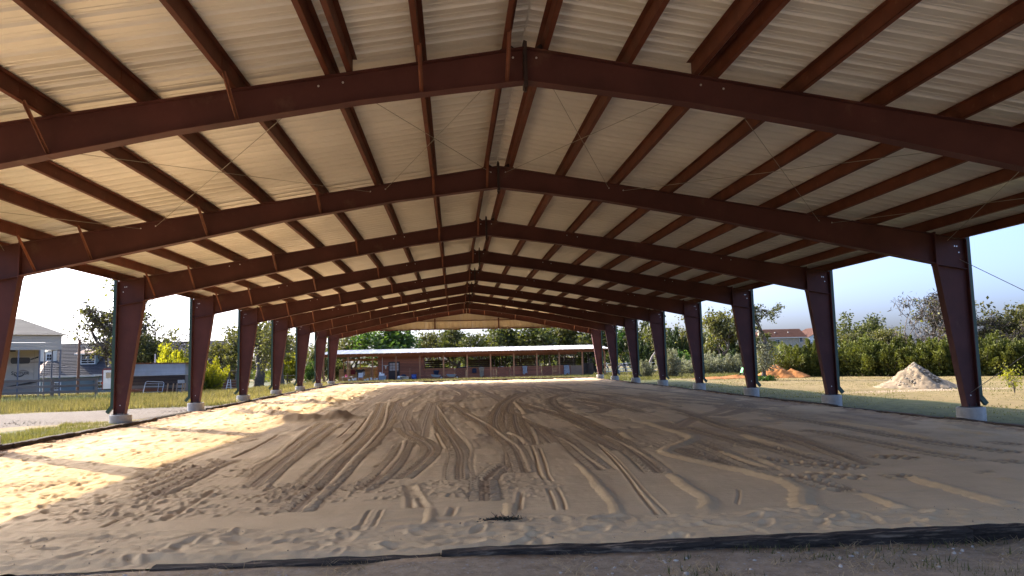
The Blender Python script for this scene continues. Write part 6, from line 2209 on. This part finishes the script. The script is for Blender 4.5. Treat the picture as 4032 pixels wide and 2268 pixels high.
# junipers: many upright plumes of sprays
def juniper(seed, h, rad, n_pl, per, m, size=.10, bush=False):
    r = np.random.default_rng(seed)
    Cs, Ds, Ts = [], [], []
    stems = Wood()
    for i in range(n_pl):
        az = r.uniform(0, 6.283)
        el = r.uniform(.15, 1.45) if i > 2 else r.uniform(1.25, 1.5)
        L_ = (h if el > 1.2 else h * (.42 + .35 * math.sin(el)) + rad * .35 * math.cos(el)) * r.uniform(.78, 1.05)
        d = np.array([math.cos(az) * math.cos(el) * rad / h * 1.9, math.sin(az) * math.cos(el) * rad / h * 1.9, math.sin(el) + .25])
        d /= np.linalg.norm(d)
        base = np.array([r.normal(0, rad * .16), r.normal(0, rad * .16), h * (.02 + .10 * r.random())])
        t = r.random(per) ** .75
        w = (.30 + .10 * r.random()) * rad * (1.05 - t) ** .8 * np.sqrt(r.random(per)) * 1.25
        ph = r.uniform(0, 6.283, per)
        e1 = np.cross(d, [0, 0, 1.0])
        e1 /= np.linalg.norm(e1) + 1e-9
        e2 = np.cross(d, e1)
        bend = np.array([0, 0, .16 * h])[None, :] * (t ** 2)[:, None]
        P = base + d * (L_ * t)[:, None] + bend * math.cos(el) + (e1 * np.cos(ph)[:, None] + e2 * np.sin(ph)[:, None]) * w[:, None]
        out = d[None, :] * .9 + (e1 * np.cos(ph)[:, None] + e2 * np.sin(ph)[:, None]) * .7 + np.array([0, 0, .45])
        Cs.append(P)
        Ds.append(out)
        Ts.append(np.full(per, r.random()) * .55 + .45 * t)
        stems.tube([base * .3, base + d * L_ * .45, base + d * L_ * .8], [.05, .03, .01], 5)
    C, Dd, T_ = np.vstack(Cs), np.vstack(Ds), np.concatenate(Ts)
    ok = C[:, 2] > .02
    return wood_mesh(np.array(stems.V), stems.F, BARK), leaves(C[ok], size, m, seed + 1, 2.1, 0, Dd[ok], T_[ok])


JUN = [juniper(201, 3.0, 1.9, 42, 230, LEAF_JUN), juniper(211, 3.0, 2.1, 46, 220, LEAF_JUN), juniper(221, 3.0, 1.7, 38, 240, LEAF_JUN)]
JDK = juniper(231, 3.6, 1.7, 34, 200, LEAF_DRK, .13)
GJ = 'row of junipers beyond the lawn'
for lb, k, x, y, hh, ws in (
        ('juniper nearest to the flat trailer', 0, 26.6, 60.0, 2.0, .85), ('juniper in front of the brick house window', 1, 27.6, 58.5, 2.75, .8), ('juniper right behind the clay heap', 2, 29.3, 57.8, 2.9, .9),
        ('juniper showing left of the second right column', 0, 31.0, 57, 2.7, .9), ('tall pointed juniper right of the second right column', 1, 32.2, 55.5, 3.15, .95), ('juniper next to the tall pointed one', 2, 33.2, 54.0, 2.75, .95),
        ('juniper left behind the gravel heap', 0, 34.1, 53.0, 2.65, 1.0), ('bright juniper above the gravel heap', 1, 35.3, 51.5, 2.95, 1.0), ('juniper between gravel heap and nearest column', 2, 36.6, 50.6, 2.7, 1.0),
        ('juniper just left of the nearest column', 0, 37.6, 49.2, 2.75, 1.0), ('juniper right of the nearest column', 1, 38.6, 48.2, 2.7, 1.0), ('juniper behind the yellow shrub', 2, 39.6, 47.0, 2.75, 1.0), ('last juniper at the right edge', 0, 41.2, 46.0, 2.8, 1.1)):
    put_tree(lb, JUN[k], x, y, ws, x * 3.7, 'juniper', 'shrub', GJ, None, hh / 3.0)
for lb, x, y, hh, ws in (('dark pointed cedar left of the twisted tree', 34.6, 89, 4.2, .95), ('dark cedar behind the pale sage shrubs', 32.4, 90, 3.5, 1.0), ('dark cedar left of the twisted tree trunk', 30.6, 80, 2.4, .9), ('tall dark cedar behind the fallen limb', 28.0, 93, 5.2, 1.2), ('dark cedar above the low sage shrub', 24.6, 95, 3.8, 1.1)):
    put_tree(lb, JDK, x, y, ws, x * 2.3, 'cedar', 'tree', 'dark cedars left of the twisted tree', None, hh / 3.6)
SAGE = [juniper(241, 2.4, 1.9, 40, 170, LEAF_SAGE, .085), juniper(251, 2.4, 2.1, 44, 170, LEAF_SAGE, .085)]
for lb, k, x, y, hh, ws in (('grey green sage shrub between the fourth and fifth right columns', 0, 19.7, 66, 2.5, .80), ('pale sage shrub left of the third right column', 1, 26.6, 75, 2.3, .95), ('pale sage shrub close behind the third right column', 0, 28.7, 73.5, 2.0, .95), ('low sage shrub at the left of the pale pair', 1, 24.2, 76, 1.6, .8), ('small sage shrub left of the fifth right column', 0, 17.9, 69, 1.6, .62)):
    put_tree(lb, SAGE[k], x, y, ws, x * 1.9, 'sage_shrub', 'shrub', 'pale sage shrubs right of the arena', None, hh / 2.4)
YB = juniper(261, 2.4, 2.2, 40, 150, LEAF_YEL, .10)
put_tree('bright yellow green shrub behind the tin shed', YB, -25.6, 69, 1.42, .3, 'yellow_shrub', 'shrub', None, None, 1.68)
put_tree('yellow green shrub right behind the second left column', YB, -22.6, 70, .9, 2.0, 'yellow_shrub', 'shrub', None, None, 1.25)
put_tree('small lime green bush behind the grey sage shrub', (None, OAK[3][1]), 24.6, 79, .40, 1.2, 'bush', 'bush', z=-.6)
ys = oak(271, 1.35, .8, .03, LEAF_YEL, 7, .10, .065, .9, levels=2, kids=4, trunk_frac=.4, limbs=7)
put_tree('small yellow leaved shrub on bare stems at the right edge of the lawn', ys, 23.55, 29.6, 1.0, .4, 'yellow_shrub', 'shrub')

# the twisted half dead tree
ws_ = Wood()
tr = [np.array(p) for p in ((0, 0, 0), (.06, 0, .7), (.22, .03, 1.5), (.16, .02, 2.2), (.28, 0, 2.9), (.05, .05, 3.6), (-.22, 0, 4.3), (-.30, .05, 4.9))]
ws_.tube(tr, [.19, .15, .13, .125, .12, .10, .08, .06], 9)
tips = []
rt = np.random.default_rng(77)


def limb(p, d, L_, rad, lev):
    n = 5
    pts, rads = [np.array(p)], [rad]
    q, dd = np.array(p, dtype=float), np.array(d, dtype=float)
    for i in range(n):
        dd = dd / np.linalg.norm(dd) + rt.normal(0, .34, 3)
        q = q + dd / np.linalg.norm(dd) * L_ / n
        pts.append(q.copy())
        rads.append(max(.006, rad * (1 - .7 * (i + 1) / n)))
    ws_.tube(pts, rads, 6 if lev == 0 else 4)
    tips.extend(pts[2:])
    if lev < 2:
        for j in range(4):
            limb(pts[1 + j], dd + rt.normal(0, .9, 3), L_ * rt.uniform(.35, .6), max(.008, rads[1 + j] * .6), lev + 1)


for p, d, L_, rad in ((tr[7], (-.1, .2, 1), 1.3, .05), (tr[7], (.9, .2, .6), 1.9, .06), (tr[6], (1, -.2, .25), 1.9, .055), (tr[5], (-1, .1, .3), 1.1, .045), (tr[4], (-1, 0, .1), 1.2, .05), (tr[4], (.9, .3, -.1), .9, .04), (tr[3], (-.8, .3, .4), .8, .03), (tr[6], (-.8, .3, .5), 1.0, .04), (tr[3], (.8, 0, .3), .8, .03)):
    limb(p, d, L_, rad, 0)
tips = np.array(tips)
up_t = tips[(rt.random(len(tips)) < .40)]
Cu, tu = clumped(up_t, 9, .12, 78, 1.0)
nlow = 2600
low = np.stack([.05 + rt.normal(0, .42, nlow), rt.normal(0, .35, nlow), rt.uniform(.75, 2.7, nlow)], -1)
t = thing('twisted_tree', 'twisted half dead tree with ivy on the trunk beside the clay heap', 'tree', (21.75, 50.8, gzf(21.75, 50.8) - .05))
link('trunk', wood_mesh(np.array(ws_.V), ws_.F, BARK), t)
link('crown', leaves(Cu, .09, LEAF_OAK, 79, 1.6, 0, None, tu), t)
link('ivy', leaves(low, .085, LEAF_SAGE, 80, 1.4), t)
foot = np.stack([rt.normal(.15, .35, 500), rt.normal(0, .3, 500), rt.uniform(.02, .38, 500)], -1)
link('root_weeds', leaves(foot, .09, LEAF_GRN, 81, 3.0, 1.2), t)['kind'] = 'stuff'
# a pale fallen limb by the sage
t = thing('fallen_limb', 'pale dead limb leaning out of the trees behind the sage shrub', 'dead tree', (23.6, 88, gzf(23.6, 88)))
part('limb', MB().tube([(-.6, 0, 0), (-.1, 0, 1.0), (.3, 0, 1.9), (.9, .1, 2.7), (1.9, .2, 2.9), (2.8, .2, 2.6)], [.2, .17, .14, .11, .07, .02], 8), BARKG, t, smooth=True)
part('limb', MB().tube([(.3, 0, 1.9), (.9, 0, 2.0), (1.6, .1, 2.4)], [.09, .06, .015], 6), BARKG, t, smooth=True)
part('limb', MB().tube([(1.9, .2, 2.9), (2.2, .2, 3.5), (2.0, .2, 3.9)], [.06, .04, .01], 6), BARKG, t, smooth=True)

# far-off woods that close the horizon
rw = np.random.default_rng(90)
nw = 26000
aa = rw.uniform(-1.15, 1.2, nw)
dd_ = rw.uniform(170, 300, nw)
wx_, wy_ = dd_ * np.sin(aa), dd_ * np.cos(aa)
hw_ = np.clip(3.2 + 2.0 * np.sin(aa * 23) + 1.6 * np.sin(aa * 61 + 1) + 1.2 * np.sin(aa * 137), .8, 8) * np.where(aa > .36, .45, 1.0)
wz_ = ground_z(wx_, wy_) + hw_ * rw.random(nw) ** .8
o_ = link('distant_wood', leaves(np.stack([wx_, wy_, wz_], -1), 1.1, LEAF_OAK, 91, 1.3))
o_['kind'] = 'stuff'


# ------------------------------------------------------------------ grass, weeds and litter
def blades(name, X, Y, Z, h0, h1, w, m, seed, lean=.5, tone=None, lmin=0.0):
    r = np.random.default_rng(seed)
    n = len(X)
    az = r.uniform(0, 6.283, n)
    h = r.uniform(h0, h1, n)
    ln = np.minimum(1.5, lmin + np.abs(r.normal(0, lean, n)))
    la = r.uniform(0, 6.283, n)
    dx, dy = np.cos(az) * w / 2, np.sin(az) * w / 2
    tx, ty = np.sin(ln) * np.cos(la) * h, np.sin(ln) * np.sin(la) * h
    tz = np.cos(ln) * h
    wd = r.uniform(.6, 1.4, n)
    V = np.stack([np.stack([X - dx * wd, Y - dy * wd, Z - .01], -1), np.stack([X + dx * wd, Y + dy * wd, Z - .01], -1), np.stack([X + tx, Y + ty, Z + tz], -1)], 1).reshape(-1, 3)
    tn = np.clip((r.random(n) if tone is None else tone + r.normal(0, .22, n)), 0, 1)
    me = npmesh(name, V, np.arange(3 * n).reshape(-1, 3), m, False, {'tone': np.repeat(tn, 3)})
    o_ = link(name, me)
    o_['kind'] = 'stuff'
    return o_


rg = np.random.default_rng(400)


def patchy(X, Y, sc, seed):
    """Smooth random field at scattered points (sum of waves)."""
    r = np.random.default_rng(seed)
    v = np.zeros_like(X)
    for k in range(7):
        a, b_ = r.normal(0, 1 / sc, 2)
        v += np.sin(X * a * 3 + Y * b_ * 3 + r.uniform(0, 6.283))
    return v / 3.0


def scatter(n, x0, x1, y0, y1, seed):
    r = np.random.default_rng(seed)
    return r.uniform(x0, x1, n), y0 + (y1 - y0) * r.random(n) ** 1.25


# right lawn
X, Y = scatter(90000, 11.35, 46, 13, 66, 401)
pt = patchy(X, Y, 3.0, 402)
k = pt > -.55
X, Y, pt = X[k], Y[k], pt[k]
blades('lawn_grass', X, Y, ground_z(X, Y), .02, .075, .03, GRASS_GRN, 403, .9, .35 + .3 * (X > 17.5) + .18 * pt)  # blade tone darker up to the edge of the painted roof shadow
# left: tall dry weeds along the fence and behind the drive
X, Y = scatter(120000, -40, -11, 27, 66, 404)
pt = patchy(X, Y, 2.5, 405)
dm = drive_mask(X, Y)
k = (dm < .15) & (pt > -.8)
X, Y, pt = X[k], Y[k], pt[k]
tall = sstep(30, 35, Y)
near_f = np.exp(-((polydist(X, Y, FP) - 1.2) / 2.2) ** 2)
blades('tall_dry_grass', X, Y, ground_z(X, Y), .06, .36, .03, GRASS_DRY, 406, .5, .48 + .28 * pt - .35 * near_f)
# grey green weeds at the fence foot
X, Y = scatter(22000, -34, -17, 36, 53, 407)
k = (polydist(X, Y - .0, [(p[0] + .8, p[1] - 2.0) for p in FP]) < 1.7) & (drive_mask(X, Y) < .3)
blades('fence_weeds', X[k], Y[k], ground_z(X[k], Y[k]), .15, .55, .05, WEED, 408, .45)
# strip beside the left timbers and between the left columns
X, Y = scatter(26000, -11.6, -9.25, 12, 22.5, 409)
k = (X > -10.9 + .5 * patchy(X, Y, 1.0, 410) * .6) & (drive_mask(X, Y) < .5)
blades('verge_grass', X[k], Y[k], ground_z(X[k], Y[k]), .03, .13, .014, GRASS_GRN, 411, .7, .55 + .25 * patchy(X[k], Y[k], .8, 412))
X, Y = scatter(34000, -15.5, -9.3, 29.5, 66, 413)
k = drive_mask(X, Y) < .3
blades('verge_grass', X[k], Y[k], ground_z(X[k], Y[k]), .04, .22, .03, GRASS_DRY, 414, .5, .55 + .2 * patchy(X[k], Y[k], 2, 415))
X, Y = scatter(24000, -22, -9.3, 2, 19, 430)
k = drive_mask(X, Y) < .3
blades('verge_grass', X[k], Y[k], ground_z(X[k], Y[k]), .03, .14, .02, GRASS_GRN, 431, .7, .5 + .25 * patchy(X[k], Y[k], 1.5, 432))
# before and beside the stable
X, Y = scatter(26000, -13, 16, 60.6, 83.5, 416)
k = patchy(X, Y, 2, 417) > -.3
blades('yard_grass', X[k], Y[k], ground_z(X[k], Y[k]), .04, .20, .04, GRASS_DRY, 418, .5, .4 + .2 * patchy(X[k], Y[k], 2, 419))
X, Y = scatter(20000, 11.5, 34, 60, 100, 420)
blades('yard_grass', X, Y, ground_z(X, Y), .08, .30, .05, GRASS_GRN, 421, .5, .6 + .2 * patchy(X, Y, 4, 422))
# near ground: straw, dead stems, pebbles
X, Y = scatter(26000, -5.5, 6.5, 4.4, 6.12, 423)
pt = patchy(X, Y, .35, 424)
k = pt > -.25
X, Y, pt = X[k], Y[k], pt[k]
blades('straw_litter', X, Y, ground_z(X, Y) + .004, .03, .13, .006, STRAW, 425, .3, .5 + .2 * pt, 1.05)
X, Y = scatter(5200, 1.5, 7, 4.6, 6.1, 426)
k = patchy(X, Y, .4, 427) > .15
blades('low_weeds', X[k], Y[k], ground_z(X[k], Y[k]), .02, .10, .010, GRASS_GRN, 428, .8, .25 + .0 * X[k])


def near_ground(r):
    x, y = r.uniform(-5, 6.5), r.uniform(4.4, 6.05)
    return x, y, gzf(x, y) + .004


def left_part(r):
    x, y = r.uniform(-4.5, 2.5), r.uniform(4.4, 5.5)
    return x, y, gzf(x, y) + .003


for nm, me in (('pebbles', stones(700, near_ground, .004, .024, 7, LIGHTST)), ('gravel', stones(3200, left_part, .003, .013, 8, LIGHTST))):
    o_ = link(nm, me)
    o_['kind'] = 'stuff'


def on_drive(r):
    while True:
        x, y = r.uniform(-19, -9.3), r.uniform(18, 32)
        if drive_mask(np.array(x), np.array(y)) > .5:
            return x, y, gzf(x, y) + .005


o_ = link('drive_gravel', stones(3000, on_drive, .006, .022, 9, DRIVEST))
o_['kind'] = 'stuff'
# a clump of dark uprooted weed lying on the sand
t = thing('uprooted_weed', 'clump of dark dry uprooted weed lying on the sand near the timber', 'weed', (.44, 7.33, sand_z(.44, 7.33)))
t.scale = (.72, .8, .55)
r9 = np.random.default_rng(9)
wd = Wood()
for i in range(46):
    p = np.array([r9.normal(0, .10), r9.normal(0, .04), .015])
    d = np.array([r9.normal(0, 1), r9.normal(0, .5), abs(r9.normal(0, .35))])
    d /= np.linalg.norm(d)
    q = p + d * r9.uniform(.05, .16)
    wd.tube([p, (p + q) / 2 + r9.normal(0, .012, 3), q], [.005, .004, .002], 4)
link('stems', wood_mesh(np.array(wd.V), wd.F, DARKWOOD), t)
cc = np.stack([r9.normal(.02, .12, 420), r9.normal(0, .04, 420), np.abs(r9.normal(.02, .022, 420))], -1)
link('leaf_tuft', leaves(cc, .022, leafmat('dead_weed_leaves', (0.02, 0.022, 0.014), (0.085, 0.08, 0.05), .1), 10, 2.2), t)
bm = bmesh.new()
bmesh.ops.create_icosphere(bm, subdivisions=2, radius=1)
for v in bm.verts:
    v.co = Vector((v.co.x * .15, v.co.y * .05, v.co.z * .028)) * (1 + RNG.uniform(-.2, .2))
me = bpy.data.meshes.new('root_clod')
bm.to_mesh(me)
bm.free()
me.materials.append(DARKWOOD)
link('root_clod', me, t, (-.12, 0, .012))
DIRT_CR = mat('sand_crumb', (0.34, 0.24, 0.15), 0.95)
# small clods on the loose strip
o_ = link('sand_crumbs', stones(260, lambda r: (lambda x, y: (x, y, sand_z(x, y) + .002))(r.uniform(-4.5, 6), r.uniform(6.4, 7.4)), .003, .010, 12, DIRT_CR))
o_['kind'] = 'stuff'
